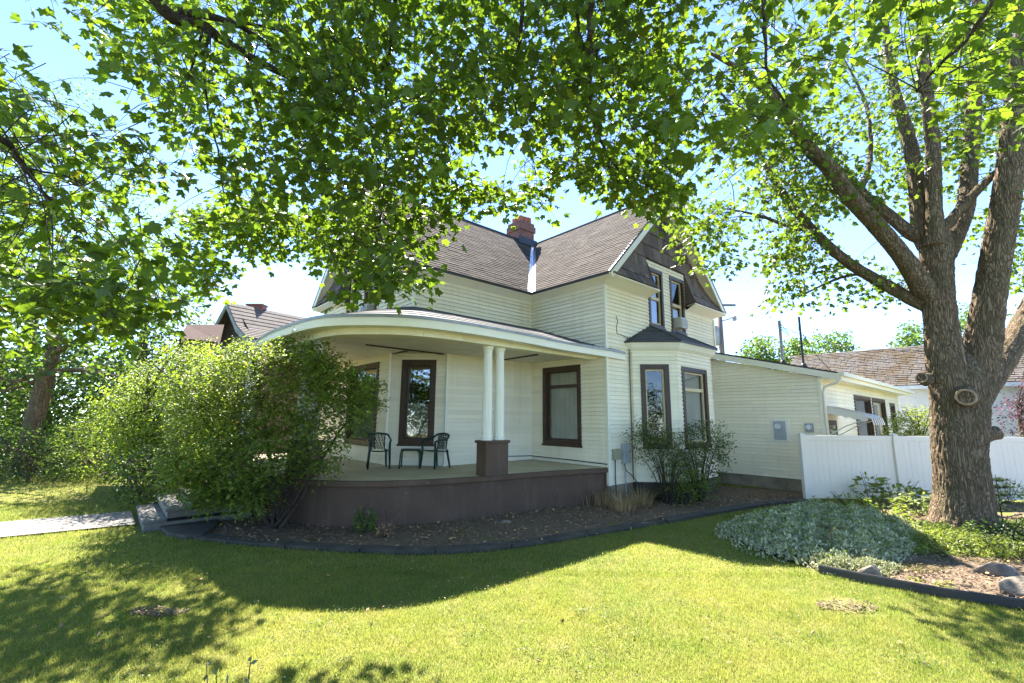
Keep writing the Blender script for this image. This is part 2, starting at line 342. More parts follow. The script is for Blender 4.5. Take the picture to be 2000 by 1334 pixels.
def barkskin(V, P, R, n):
    """furrows cut into a trunk or limb: V rings of n points round the path P"""
    V = np.array(V).reshape(len(P), n, 3); s = np.concatenate([[0], np.cumsum(np.linalg.norm(np.diff(P, axis=0), axis=1))]); a = np.arange(n)/n*2*math.pi
    S, A = np.meshgrid(s, a, indexing='ij'); Rr = np.asarray(R)[:, None]; k = np.maximum(8, np.round(2*math.pi*Rr.max()/.085))
    wv = .55*np.sin(S*5.1+3*np.sin(A*2))+.4*np.sin(S*11.3+A*5)+.3*np.sin(S*23+A*9+1)
    r1 = np.abs(np.sin(A*k*.5+wv))**.6; r2 = np.abs(np.sin(A*k*.5*1.7+S*2.2+wv*1.6+1.3))**.7
    brk = .75+.25*np.sin(S*17+4*np.sin(A*k*.25)+2*np.sin(S*3))
    d = (.62*r1+.38*r2)*brk-.6; amp = np.minimum(.030, Rr*.11)
    lump = .03*np.sin(A*3+S*1.3)+.02*np.sin(A*5-S*2.1)
    dirv = V-P[:, None, :]; ln = np.linalg.norm(dirv, axis=2, keepdims=True)
    return (V+dirv/np.maximum(ln, 1e-6)*((amp*d+lump*Rr)[..., None]+RNG.normal(0, .0025, (len(P), n, 1)))).reshape(-1, 3)
def limb(name, pts, rad, mat, parent, n=10, k=5, wob=.0, rough=0):
    if max(rad) > .09 and mat is BARKM: k, n = k*4, min(140, int(max(rad)*300)+12)
    P, R = smooth_path(pts, rad, k, 0 if k > 12 else wob); m = MB().tube(P, list(R), n)
    if k > 12: m.v = [tuple(v) for v in barkskin(m.v, P, R, n)]
    elif rough:
        m.v = [tuple(np.array(v)+RNG.normal(0, rough, 3)) for v in m.v]
    return m.build(name, mat, parent, True), P
#@@PART2
# ------------------------------------------------------------ ground and setting
BED1 = [(-6.30, 8.56), (-5.44, 8.25), (-5.2, 7.95), (-3.54, 7.52), (-2.3, 7.32), (-1.14, 7.28), (.03, 7.62), (1.4, 8.42), (3.13, 9.48), (6.34, 11.5), (7.7, 12.1), (9.5, 13.6), (2, 16), (-6, 13), (-7.6, 11.6), (-7.2, 10.5)]
BED2 = [(3.9, 8.6), (4.2, 9.3), (4.9, 9.9), (6.2, 10.9), (7.7, 11.95), (18, 12.3), (18, 5), (9, 4.3), (7.2, 4.85), (5.8, 5.45), (4.86, 6.05), (4.41, 6.42), (4.04, 7.05), (3.86, 7.8)]
BED3 = [(-9.4, 13.0), (-8.4, 11.9), (-8.0, 10.6), (-7.4, 10.4), (-7.0, 12), (-8, 16), (-11, 15)]
PATH = [(-26, -4.2), (-7.05, 8.95), (-8.1, 10.1), (-27, -3.0)]
g = MB()
g.add([(-90, -30, -.02), (90, -30, -.02), (90, 160, -.02), (-90, 160, -.02)], [(0, 1, 2, 3)])
tag(g.build("ground", SOIL), "dark soil and turf ground reaching out under the whole garden", kind="structure")
def sheet(name, poly, z, mat, label, bumpy=.0, res=.14):
    p = np.array(poly); lo, hi = p.min(0), p.max(0)
    if not bumpy: m = MB().add([(x, y, z) for x, y in poly], [tuple(range(len(poly)))])
    else:
        nx, ny = int((hi[0]-lo[0])/res)+2, int((hi[1]-lo[1])/res)+2; xs = np.linspace(lo[0], hi[0], nx); ys = np.linspace(lo[1], hi[1], ny)
        X, Y = np.meshgrid(xs, ys); ins = inpoly(X.ravel(), Y.ravel(), p).reshape(X.shape)
        Z = z+bumpy*(np.sin(X*2.1)+np.cos(Y*2.7+X))*.5+RNG.normal(0, bumpy*.4, X.shape)
        V = np.column_stack([X.ravel(), Y.ravel(), Z.ravel()]); m = MB()
        Fs = [(j*nx+i, j*nx+i+1, (j+1)*nx+i+1, (j+1)*nx+i) for j in range(ny-1) for i in range(nx-1) if ins[j, i] and ins[j+1, i+1] and ins[j, i+1] and ins[j+1, i]]
        m.add(V, Fs)
    return tag(m.build(name, mat, None, bool(bumpy)), label, kind="structure")
sheet("planting_bed", BED1, .004, MULCH, "brown mulch bed curving along the foot of the porch", .02)
sheet("planting_bed", BED2, .006, MULCH, "mulch bed round the big maple trunk with moss patches", .03)
sheet("planting_bed", BED3, .004, MULCH, "leaf-strewn dark bed beside the entrance steps", .02)
sheet("bounce_pavement", [(-60, -3.4), (60, -3.4), (60, -1.6), (-60, -1.6)], .01, PATHM, "concrete strip added unseen behind the viewer to bounce sunlight")  # unseen, added so sunlit concrete throws light back at the house
sheet("road", [(-60, -13), (60, -13), (60, -5), (-60, -5)], -.005, MAT("worn_asphalt", (.16, .16, .155), (.12, .12, .118), 4, .9, .4, 60), "worn grey street added unseen behind the viewer to bounce sunlight")  # also added out of view as a bounce surface
sheet("path", PATH, .012, PATHM, "pale concrete garden path leading to the entrance steps")

# ------------------------------------------------------------ the house
house = empty("house", (X0, Y0, 0), math.pi/2-YAW)
tag(house, "cream clapboard two-storey house with steep brown roof and curved corner porch", "house")
B1, A1, WD, CW = 2.753, 4.066, 6.14, 6.26
ZW, ZC, PF, PB = 5.59, 3.66, .85, .42
def frame(p0, p1):
    p0, p1 = np.array(p0, float), np.array(p1, float); L = np.linalg.norm(p1-p0); d = (p1-p0)/L; o = np.array([d[1], -d[0]])
    def P(s, off, z): q = p0+d*s+o*off; return (q[0], q[1], z)
    P.L = L; return P
BOARDS = []      # (weight, corner points, wall)
CAML = np.array([-9.44, -6.95, 2.05])
def wall(name, fr, s0, s1, z0, top, openings=(), hide=0, exp=.105, back=True, thick=.12, mat=None):
    """wall sheet with openings; siding boards are collected as its pieces. top = number or (z at s0, z at s1)"""
    t0, t1 = (top, top) if not hasattr(top, '__len__') else top
    ztop = lambda s: t0+(t1-t0)*(s-s0)/(s1-s0)
    ss = sorted({s0, s1, *[o[0] for o in openings], *[o[1] for o in openings]}); zs = sorted({z0, *[o[2] for o in openings], *[o[3] for o in openings if o[3] < min(t0, t1)]})+[99]
    m = MB()
    for i in range(len(ss)-1):
        for j in range(len(zs)-1):
            sm, zm = (ss[i]+ss[i+1])/2, (zs[j]+min(zs[j+1], ztop((ss[i]+ss[i+1])/2)))/2
            if any(o[0] < sm < o[1] and o[2] < zm < o[3] for o in openings): continue
            za, zb = min(zs[j+1], ztop(ss[i])), min(zs[j+1], ztop(ss[i+1]))
            a, b = ss[i], ss[i+1]
            m.hexa([fr(a, -thick, zs[j]), fr(b, -thick, zs[j]), fr(b, 0, zs[j]), fr(a, 0, zs[j]), fr(a, -thick, za), fr(b, -thick, zb), fr(b, 0, zb), fr(a, 0, za)])
    w = m.build(name, mat or CREAM, house)
    z = z0
    while z < max(t0, t1)-.02:
        zt = z+exp
        iv = [(s0, s1)]
        if t0 != t1:   # shed top
            f = lambda zz: s0+(s1-s0)*(zz-t0)/(t1-t0)
            if zt > min(t0, t1):
                iv = [(s0, min(s1, f(zt)))] if t1 < t0 else [(max(s0, f(zt)), s1)]
        elif zt > t0: zt = t0
        for (oa, ob, oz0, oz1) in openings:
            if oz0 < z+exp*.5 < oz1:
                iv = [q for (a, b) in iv for q in ((a, min(b, oa)), (max(a, ob), b)) if q[1]-q[0] > .02]
        cut = []
        for a, b in iv:
            while b-a > 2.9:
                c_ = a+random.uniform(1.1, 2.7); cut.append((a, c_-.002)); a = c_+.002
            cut.append((a, b))
        for a, b in cut:
            if b-a < .03: continue
            jt = random.uniform(-.0012, .0012)
            zs_ = z+.012  # slot below each board, added to draw a dark shadow line
            P = [fr(a, .003, zs_), fr(b, .003, zs_), fr(b, .030+jt, zs_), fr(a, .030+jt, zs_), fr(a, .003, zt+.004), fr(b, .003, zt+.004), fr(b, .006, zt+.004), fr(a, .006, zt+.004)]
            c = np.mean(np.array(P), 0); BOARDS.append(((b-a)/np.linalg.norm(c-CAML)*(0.15 if hide else 1), P, w))
        z = zt
    return w
def bar(m, fr, s0, s1, o0, o1, z0, z1):
    return m.hexa([fr(s0, o0, z0), fr(s1, o0, z0), fr(s1, o1, z0), fr(s0, o1, z0), fr(s0, o0, z1), fr(s1, o0, z1), fr(s1, o1, z1), fr(s0, o1, z1)])
def window(fr, s0, s1, z0, z1, cover='curtain', rail=None, cas=.13, pane=None, sash=None, frame_mat=None, covmat=None):
    frame_mat = frame_mat or BROWN; sash = sash or BROWN
    m = MB()
    bar(m, fr, s0, s0+cas, -.11, .04, z0, z1); bar(m, fr, s1-cas, s1, -.11, .04, z0, z1)
    bar(m, fr, s0+cas, s1-cas, -.11, .037, z1-cas, z1); bar(m, fr, s0-.03, s1+.03, -.09, .06, z0-.045, z0+.0); bar(m, fr, s0+cas, s1-cas, -.11, .034, z0+.002, z0+cas*.8)
    w = m.build("window", frame_mat, house, bevel=.004)
    a, b, c, d = s0+cas, s1-cas, z0+cas*.8, z1-cas; t = .045
    m = MB(); bar(m, fr, a, a+t, -.09, -.03, c, d); bar(m, fr, b-t, b, -.09, -.03, c, d); bar(m, fr, a+t, b-t, -.09, -.032, c, c+t*1.3); bar(m, fr, a+t, b-t, -.09, -.032, d-t, d)
    if rail: bar(m, fr, a+t, b-t, -.09, -.02, rail-.045, rail+.045)
    m.build("sash", sash, w)
    m = MB().add([fr(a, -.06, c), fr(b, -.06, c), fr(b, -.06, d), fr(a, -.06, d)], [(0, 1, 2, 3)]); m.build("pane", pane or PANE, w)
    if cover == 'curtain':
        n = int((b-a)/.025); A = [fr(a+(b-a)*i/n, -.18+.032*math.sin(i*.9+.6*math.sin(i*.21))+.012*math.sin(i*.37), c+.02) for i in range(n+1)]; Bt = [fr(a+(b-a)*i/n, -.18+.022*math.sin(i*.9+.6*math.sin(i*.21)), d) for i in range(n+1)]
        MB().strip(A, Bt).build("curtain", covmat or CURT, w, True)
    elif cover == 'blind':
        m = MB(); z = c
        while z < d: bar(m, fr, a, b, -.15, -.13, z, z+.028); z += .034
        m.build("blind", covmat or BLIND, w)
    elif cover == 'half':
        m = MB(); z = c+(d-c)*.48
        n = 14; A = [fr(a+(b-a)*i/n, -.15+.015*math.sin(i*1.3), c) for i in range(n+1)]; Bt = [fr(a+(b-a)*i/n, -.15+.01*math.sin(i*1.3), z) for i in range(n+1)]
        MB().strip(A, Bt).build("curtain", covmat or CURT, w, True)
    m = MB(); bar(m, fr, a-.05, b+.05, -.6, -.58, c-.05, d+.05); m.build("unlit_room_sheet", DARKIN, w)  # near-black sheet standing in for the unlit room
    return w
fC = frame((0, 0), (CW, 0)); fB = frame((0, B1), (0, 0)); fA = frame((-A1, B1), (0, B1)); fD = frame((-A1, B1+WD), (-A1, B1))
fCh = frame((-A1, B1+1.066), (-A1+1.066, B1))
# --- upper storey and lower storey walls
wall("wall", fA, 0, A1, ZC, ZW)                                   # above the porch
wall("wall", fA, 1.066, A1, PF, ZC)                               # porch back wall
WCH = (.32, 1.22, 1.37, 3.50)
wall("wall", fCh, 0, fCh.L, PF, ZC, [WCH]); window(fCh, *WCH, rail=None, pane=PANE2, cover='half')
WB = (B1-2.248, B1-.836, 1.33, 3.48)
wall("wall", fB, 0, B1, PF, ZC, [WB]); window(fB, *WB, rail=2.92)
wall("wall", fB, 0, B1, ZC, ZW)
WD1 = (2.5, 4.5, 1.3, 3.5)
wall("wall", fD, 0, WD-1.066, PF, ZC, [WD1], 1); window(fD, *WD1, pane=PANE2, cover='half')
CWIN = [(2.10, 2.93, 4.74, 6.52), (3.36, 4.24, 4.74, 6.52)]
DWIN = [(1.95, 2.78, 4.74, 6.52), (3.25, 4.1, 4.74, 6.52)]
wall("wall", fD, 0, WD, ZC, ZW, DWIN, 1)
wall("wall", fC, 0, 1.01, PB, 4.25); wall("wall", fC, 4.75, CW, PB, 4.25, (), 1)
wall("wall", fC, 0, CW, 4.25, ZW, CWIN)
wall("wall", fC, 2.05, 4.3, ZW, 6.75, CWIN); wall("wall", fD, 1.9, 4.15, ZW, 6.75, DWIN, 1)
wall("wall", frame((CW, 0), (CW, B1+WD)), 0, B1+WD, 0, ZW, (), 1); wall("wall", frame((CW, B1+WD), (-A1, B1+WD)), 0, CW+A1, .3, ZW, (), 1)
for fr, ws in ((fC, CWIN), (fD, DWIN)):
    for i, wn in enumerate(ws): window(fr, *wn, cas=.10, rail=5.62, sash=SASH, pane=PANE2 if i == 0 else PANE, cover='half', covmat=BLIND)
# corner boards
def corner(p, z0, z1, r=.055):
    m = MB().box(p[0]-r, p[0]+.02, p[1]-r, p[1]+.02, z0, z1); return m.build("corner_board", TRIM, house, bevel=.004)
corner((0-.005, 0-.005), PB, ZW-.06, .045); corner((-A1-.005, B1-.005), ZC, ZW-.06, .045); corner((CW+.03, -.005), 3.9, ZW-.06, .06)
for p in ((-3.0-.02, B1-.02), (-A1-.01, B1+1.066-.02)): corner(p, PF, ZC, .035)
for p in ((-.03, B1-.03),): MB().box(p[0]-.0, p[0]+.04, p[1], p[1]+.04, PF, ZC).build("corner_bead", TRIM, house)
# --- bay
bay = [(1.01, -.0), (1.01, -.10), (1.84, -.93), (3.83, -.93), (4.66, -.10), (4.66, 0)]
fb0 = frame(bay[0], bay[1]); fb1 = frame(bay[1], bay[2]); fb2 = frame(bay[2], bay[3]); fb3 = frame(bay[3], bay[4])
BW1 = (.20, .96, 1.32, 3.49); BW2 = (.20, 1.66, 1.32, 3.46)
wall("bay_wall", fb0, 0, .10, PB+.02, 3.86); wall("bay_wall", fb1, 0, fb1.L, PB+.02, 3.86, [BW1]); wall("bay_wall", fb2, 0, fb2.L, PB+.02, 3.86, [BW2]); wall("bay_wall", fb3, 0, fb3.L, PB+.02, 3.86, (), 1)
window(fb1, *BW1, pane=PANE3, cover='none', sash=SASH); window(fb2, *BW2, rail=2.85, cover='blind', sash=SASH)
bo = [(.80, .02), (.84, -.20), (1.75, -1.13), (3.92, -1.13), (4.86, -.20), (4.88, .02)]; bi = bay
m = MB(); m.strip([(x, y, 3.84) for x, y in bi], [(x*.5+u*.5, y*.5+v*.5-.02, 3.93) for (x, y), (u, v) in zip(bi, bo)]); m.strip([(x*.5+u*.5, y*.5+v*.5-.02, 3.93) for (x, y), (u, v) in zip(bi, bo)], [(x, y, 4.08) for x, y in bo]); m.build("bay_cornice", TRIM, house)
tops = [(2.08, .0, 4.70), (2.08, -.02, 4.70), (2.12, -.03, 4.70), (3.55, -.03, 4.70), (3.6, -.02, 4.70), (3.6, 0, 4.7)]
m = MB(); low = [(x*1.0, y-.02, 4.10) for x, y in bo]
for k in range(7):     # shingle courses of the little hip roof
    t0, t1 = k/7, (k+1)/7+.03
    A = [tuple(np.array(l)*(1-t0)+np.array(t)*t0+np.array((0, 0, .018))) for l, t in zip(low, tops)]; Bb = [tuple(np.array(l)*(1-t1)+np.array(t)*t1) for l, t in zip(low, tops)]
    m.strip(A, Bb); m.strip([(p[0], p[1], p[2]-.018) for p in A], A)
bay_roof = m.build("bay_roof", SHINGD, house)
hip = MB()
for i in (2, 3): hip.tube([np.array(low[i])+(0, 0, .02), np.array(tops[i])+(0, 0, .02)], .025, 5)
hip.build("hip_cap", SHINGD, bay_roof)
MB().strip([(x, y-.021, 4.06) for x, y in bo], [(x, y-.021, 4.115) for x, y in bo]).build("drip_edge", METALD, bay_roof)
# --- foundation
m = MB(); bar(m, fC, 0.02, CW, -.2, -.02, -.1, PB); m.build("foundation", FOUND, house)
m = MB().prism([(x*.985+.03, y+.03) for x, y in bay], -.1, PB+.01); m.build("foundation", CONCD, house)
# --- wing
WA, WBK = 6.0, -3.12
fW = frame((WA, .0), (WA, WBK)); fS = frame((WA, WBK), (18.2, WBK))
wall("wing_wall", fW, 0, -WBK, .33, (4.12, 3.28))
SWIN = [(3.75, 6.3, 1.3, 2.93), (6.55, 9.0, 1.3, 2.93), (10.0, 11.1, 1.3, 2.83)]
wall("wing_wall", fS, 0, fS.L, .3, 3.28, [(.2, 1.25, .33, 2.05)]+SWIN, 0, .12, mat=MAT("pink_lit_siding", (.80, .70, .60), (.74, .64, .54), 2, .6))  # pinkish light on this side put into the wall colour
for q in SWIN: window(fS, *q, cas=.12, cover='none')
wall("wing_wall", frame((18.2, WBK), (18.2, 4)), 0, 7, .3, 3.28, (), 1)
m = MB(); bar(m, fW, .02, -WBK, -.2, -.015, -.1, .33); bar(m, fS, 0, fS.L, -.2, -.02, -.1, .3); m.build("foundation", FOUND, house)
m = MB(); bar(m, fW, -WBK-.05, -WBK+.025, -.02, .03, .33, 3.24); m.build("corner_board", TRIM, house)
# door of the wing under its awning
m = MB(); bar(m, fS, .2, 1.25, -.09, .03, .33, 2.05); d = m.build("door", BROWN, house, bevel=.01)
m = MB(); bar(m, fS, .42, 1.03, .028, .035, 1.1, 1.9); m.build("pane", PANE2, d)
# wing roof: shed, slab + edge boards + shingle courses
def wr(a, b, dz=0): t = -b/3.6; return (a, b, 4.36+(3.40-4.36)*t+dz)
m = MB(); E0, E1 = 5.82, 18.6
m.hexa([wr(E0, .2, -.1), wr(E1, .2, -.1), wr(E1, -3.6, -.1), wr(E0, -3.6, -.1), wr(E0, .2), wr(E1, .2), wr(E1, -3.6), wr(E0, -3.6)]); wing_roof = m.build("wing_roof", SHINGD, house)
m = MB(); m.hexa([wr(E0-.02, .05, -.24), wr(E0+.02, .05, -.24), wr(E0+.02, -3.62, -.22), wr(E0-.02, -3.62, -.22), wr(E0-.02, .05, -.045), wr(E0+.02, .05, -.045), wr(E0+.02, -3.62, -.04), wr(E0-.02, -3.62, -.04)]); m.build("rake_board", TRIM, wing_roof)
m = MB(); m.hexa([wr(E0, -3.60, -.21), wr(E1, -3.60, -.21), wr(E1, -3.63, -.21), wr(E0, -3.63, -.21), wr(E0, -3.60, -.03), wr(E1, -3.60, -.03), wr(E1, -3.63, -.03), wr(E0, -3.63, -.03)]); m.build("eave_board", TRIM, wing_roof)
m = MB(); m.hexa([wr(E0+.03, -3.11, -.30), wr(E1, -3.11, -.30), wr(E1, -3.6, -.17), wr(E0+.03, -3.6, -.17), wr(E0+.03, -3.11, -.26), wr(E1, -3.11, -.26), wr(E1, -3.6, -.13), wr(E0+.03, -3.6, -.13)]); m.build("soffit", TRIM, wing_roof)
TABS = []
def slope(O, U, Vv, vlen, umin, umax, exp, tabw, parent, th=.012):
    O, U, Vv = np.array(O, float), np.array(U, float), np.array(Vv, float); Vv /= np.linalg.norm(Vv); U /= np.linalg.norm(U)
    N = np.cross(U, Vv); N /= np.linalg.norm(N); N = N if N[2] > 0 else -N
    v = -.03; r = 0
    while v < vlen:
        a, b = umin(v), umax(v); u = a-random.random()*tabw; r += 1
        while u < b:
            w = tabw*random.uniform(.75, 1.25); x0, x1 = max(u, a), min(u+w-.006, b)
            if x1-x0 > .02:
                v0, v1 = v+random.uniform(-.006, .006), min(v+exp*1.12, vlen); k = th*random.uniform(.8, 1.4)
                P = [O+U*x0+Vv*v0, O+U*x1+Vv*v0, O+U*x1+Vv*v1, O+U*x0+Vv*v1]
                TABS.append((np.linalg.norm(P[0]-CAML), P+[P[0]+N*k, P[1]+N*k, P[2]+N*.002, P[3]+N*.002], parent))
            u += w
        v += exp
slope(wr(E0, -3.62, .002), (1, 0, 0), np.array(wr(0, 0))-np.array(wr(0, -3.6)), 3.9, lambda v: 0, lambda v: E1-E0, .22, .4, wing_roof)
# --- main roofs
EV, RG = 5.75, 9.15; AL, CF = -4.42, -.38
def deck(name, pts, th=.09):
    p = np.array(pts, float); n = np.cross(p[1]-p[0], p[2]-p[0]); n /= np.linalg.norm(n); n = n if n[2] > 0 else -n
    k = len(p); return MB().add(list(p-n*.004)+list(p-n*th), [tuple(range(k)), tuple(range(k, 2*k))[::-1]]+[(i, (i+1) % k, k+(i+1) % k, k+i) for i in range(k)]).build(name, SHING, house)
VB, VT = (-.3, 2.45, EV), (3.1, 5.82, RG)
rA = deck("roof", [(AL, 2.45, EV), VB, VT, (AL, 5.82, RG)]); rB = deck("roof", [(-.3, CF, EV), (3.1, CF, RG), VT, VB])
deck("roof", [(AL, 9.19, EV), (AL, 5.82, RG), (3.1, 5.82, RG), (6.5, 9.19, EV)]); deck("roof", [(6.5, CF, EV), (3.1, CF, RG), (3.1, 5.82, RG), (6.5, 9.19, EV)])
slope((AL, 2.45, EV), (1, 0, 0), (0, 3.37, 3.4), 4.78, lambda v: -.02, lambda v: 4.12+3.4*v/4.787-.10, .135, .32, rA)
slope((-.3, CF, EV), (0, 1, 0), (3.4, 0, 3.4), 4.80, lambda v: -.02, lambda v: 2.83+3.37*v/4.81-.10, .135, .32, rB)
m = MB(); e = np.array(VT)-np.array(VB); L = np.linalg.norm(e); e /= L; vb = np.array(VB)+(0, 0, .022)
m.add([vb+(-.17, 0, 0), vb+(0, 0, -.012), vb+(0, -.17, 0), np.array(VT)+(0, -.13, .022), np.array(VT)+(0, 0, .012), np.array(VT)+(-.13, 0, .022)], [(0, 1, 4, 5), (1, 2, 3, 4)]); m.build("valley_flashing", VALLEY, rA)
m = MB(); m.tube([(AL, 5.82, RG+.0), (3.0, 5.82, RG+.0)], .055, 8); m.build("ridge_cap", SHINGD, rA); m = MB(); m.tube([(3.1, CF, RG+.0), (3.1, 5.82, RG+.0)], .055, 8); m.build("ridge_cap", SHINGD, rB)
m = MB(); m.box(AL, -.3, 2.425, 2.448, EV-.07, EV+.005); m.build("drip_edge", METALD, rA); m = MB(); m.box(-.325, -.302, CF, 2.43, EV-.07, EV+.005); m.build("drip_edge", METALD, rB)
# sloping cornice under the eaves
def cornice(pin, pout, zi=ZW-.045, zo=EV-.055, th=.03):
    A = [(x, y, zi) for x, y in pin]; Bo = [(x, y, zi+.05) for x, y in pin]; C = [(x, y, zo) for x, y in pout]; n = len(A)
    m = MB().strip([(p[0], p[1], zi-.03) for p in A], A); m.strip(A, C); m.strip([(p[0], p[1], p[2]+.04) for p in C], [(p[0], p[1], p[2]+.16) for p in A]); m.strip(C, [(p[0], p[1], p[2]+.04) for p in C])
    return m.build("cornice", TRIM, house)
cornice([(-A1, B1-.02), (-.02, B1-.02)], [(AL, 2.45), (-.3, 2.45)]); cornice([(-.02, B1-.02), (-.02, -.02)], [(-.3, 2.45), (-.3, CF)])
cornice([(-.02, -.02), (2.06, -.02)], [(-.3, CF), (2.15, CF)]); cornice([(4.32, -.02), (CW+.02, -.02)], [(4.26, CF), (6.5, CF)])
cornice([(-A1-.02, B1+WD), (-A1-.02, 7.0)], [(AL, 9.19), (AL, 7.0)]); cornice([(-A1-.02, 4.72), (-A1-.02, B1-.02)], [(AL, 4.66), (AL, 2.45)])
# shingled gables
SHK = 0
def gable(fr, W, r0, r1):
    back = MB().add([fr(-.3, -.02, ZW+.15), fr(W+.3, -.02, ZW+.15), fr(W/2, -.02, RG-.06)], [(0, 1, 2)]); 
    gb = MB(); zt = 6.75
    # backing sheet in three pieces round the window recess
    hw = lambda z: (RG-.02-z)*(W/2+.3)/(RG-5.75)
    gb.add([fr(W/2-hw(zt), .0, zt), fr(W/2+hw(zt), .0, zt), fr(W/2, 0, RG-.06)], [(0, 1, 2)])
    gb.add([fr(W/2-hw(5.8), .30, 5.8), fr(r0, .30, 5.8), fr(r0, .0, zt), fr(W/2-hw(zt), 0, zt)], [(0, 1, 2, 3)])
    gb.add([fr(r1, .30, 5.8), fr(W/2+hw(5.8), .30, 5.8), fr(W/2+hw(zt), 0, zt), fr(r1, .0, zt)], [(0, 1, 2, 3)])
    gb.add([fr(r0, .36, 5.76), fr(r0, 0, 5.76), fr(r0, 0, zt), fr(r0, .03, zt)], [(0, 1, 2, 3)]); gb.add([fr(r1, .36, 5.76), fr(r1, 0, 5.76), fr(r1, 0, zt), fr(r1, .03, zt)], [(0, 1, 2, 3)])
    gb.add([fr(r0, .03, zt), fr(r1, .03, zt), fr(r1, -.02, zt-.0), fr(r0, -.02, zt)], [(0, 1, 2, 3)])
    g = gb.build("gable", SHAKE, house)
    of = lambda z: .025+(.36*((6.65-z)/.9)**1.7 if z < 6.65 else 0)
    z = 5.75; rows = [.30, .33, .40, .42, .42, .42, .42, .42, .4]
    for h in rows:
        z1 = min(z+h+.05, RG-.1); L, Rr = W/2-hw(z)+.05, W/2+hw(z)-.05
        segs = [(L, Rr)] if z > 6.62 else [(L, r0-.0), (r1+.0, Rr)]
        for a, b in segs:
            s = a
            while s < b-.03:
                w_ = min(random.uniform(.16, .30), b-s); w_ = b-s if b-s-w_ < .08 else w_
                j = random.uniform(0, .012); zb = z+random.uniform(-.012, .012)
                lo, hi = of(zb), of(z1); s1 = s+w_-.008
                cl_ = lambda x, zz: min(max(x, W/2-hw(zz)+.13), W/2+hw(zz)-.13)
                if cl_(s1, zb)-cl_(s, zb) < .02: s += w_; continue
                P = [fr(cl_(s, zb), lo, zb), fr(cl_(s1, zb), lo, zb), fr(cl_(s1, zb), lo+.03+j, zb), fr(cl_(s, zb), lo+.03+j, zb), fr(cl_(s, z1), hi-.004, z1), fr(cl_(s1, z1), hi-.004, z1), fr(cl_(s1, z1), hi+.006, z1), fr(cl_(s, z1), hi+.006, z1)]
                MB().hexa(P).build("shake", SHAKE, g); s += w_
        z += h
        if z > RG-.25: break
    # rake boards, their soffits and drip edges
    for sg in (-1, 1):
        e0 = np.array([W/2+sg*(W/2+.3), EV]); e1 = np.array([W/2, RG]); d = (e1-e0)/np.linalg.norm(e1-e0); nn = np.array([d[1], -d[0]])*(1 if (d[1]*-1 if d[0] > 0 else 1) < 0 else 1)
        nn = np.array([-d[1], d[0]]); nn = nn if nn[1] < 0 else -nn     # pointing down under the roof
        def hx(q0, q1, o0, o1): return [fr(*(e0+nn*q0)[:1], o0, (e0+nn*q0)[1]), fr((e1+nn*q0)[0], o0, (e1+nn*q0)[1]), fr((e1+nn*q0)[0], o1, (e1+nn*q0)[1]), fr((e0+nn*q0)[0], o1, (e0+nn*q0)[1]), fr((e0+nn*q1)[0], o0, (e0+nn*q1)[1]), fr((e1+nn*q1)[0], o0, (e1+nn*q1)[1]), fr((e1+nn*q1)[0], o1, (e1+nn*q1)[1]), fr((e0+nn*q1)[0], o1, (e0+nn*q1)[1])]
        MB().hexa(hx(.20, .045, .35, .392)).build("rake_board", TRIM, g); MB().hexa(hx(.17, .14, .04, .35)).build("rake_soffit", TRIM, g); MB().hexa(hx(.045, -.012, .36, .40)).build("drip_edge", METALD, g)
    return g
gC = gable(fC, CW, 2.02, 4.33); gD = gable(fD, WD, 1.86, 4.2)
m = MB(); bar(m, fC, CW/2-.28, CW/2+.28, .03, .07, 7.75, 8.3); lv = m.build("vent", SHAKE, gC)
for k in range(6): m = MB(); bar(m, fC, CW/2-.24, CW/2+.24, .072, .11, 7.8+k*.08, 7.82+k*.08); m.build("louvre", METALD, lv)
# --- chimney
ch = MB(); c = (2.55, 6.0); r = .38
ch.box(c[0]-r, c[0]+r, c[1]-r, c[1]+r, 8.2, 9.55); ch.box(c[0]-r-.05, c[0]+r+.05, c[1]-r-.05, c[1]+r+.05, 9.55, 9.80); ch.box(c[0]-r-.01, c[0]+r+.01, c[1]-r-.01, c[1]+r+.01, 9.80, 9.95)
ch = ch.build("chimney", BRICKM, house, bevel=.008)
for dx, dy in ((-.2, -.2), (.0, -.22), (.22, -.2), (-.2, .15), (.2, .18)): MB().box(c[0]+dx-.09, c[0]+dx+.09, c[1]+dy-.09, c[1]+dy+.09, 9.95, 10.2+.04*(dx > 0)).build("chimney_pot", POT, ch, bevel=.015)
MB().add([(c[0]-r-.2, c[1]-r-.12, RG-.25), (c[0]+r+.1, c[1]-r-.12, RG-.25), (c[0]+r+.15, c[1]-r-.02, RG+.1), (c[0]-r-.1, c[1]-r-.02, RG+.1)], [(0, 1, 2, 3)]).build("chimney_foot_sheet", METALD, ch)  # dark sheet sloping out at the chimney's front foot
# --- porch
def offs(pts, d):
    P = np.array([p[:2] for p in pts], float); out = []
    for i in range(len(P)):
        t = P[min(i+1, len(P)-1)]-P[max(i-1, 0)]; t /= np.linalg.norm(t); out.append(P[i]+np.array([t[1], -t[0]])*d)
    return [tuple(q) for q in out]
def spline(pts, k=6): P, _ = smooth_path([(p[0], p[1], p[2] if len(p) > 2 else 0) for p in pts], [1]*len(pts), k); return P
edge = [(0, -.02), (-1.3, .33), (-2.1, .47), (-2.88, .56), (-3.61, .68), (-4.56, .89), (-5.38, 1.22), (-6.0, 1.72), (-6.42, 2.3), (-6.8, 3.1), (-7.0, 3.7), (-7.02, 5.6), (-6.8, 7), (-6.2, 9)]
ec = [tuple(p[:2]) for p in spline(edge)]
hb = [(-A1+.05, 9), (-A1+.05, B1+1.066), (-A1+1.066, B1+.05), (.05, B1+.05), (.05, 0)]
inn = offs(ec, .10); inn[0] = (-.01, .1)
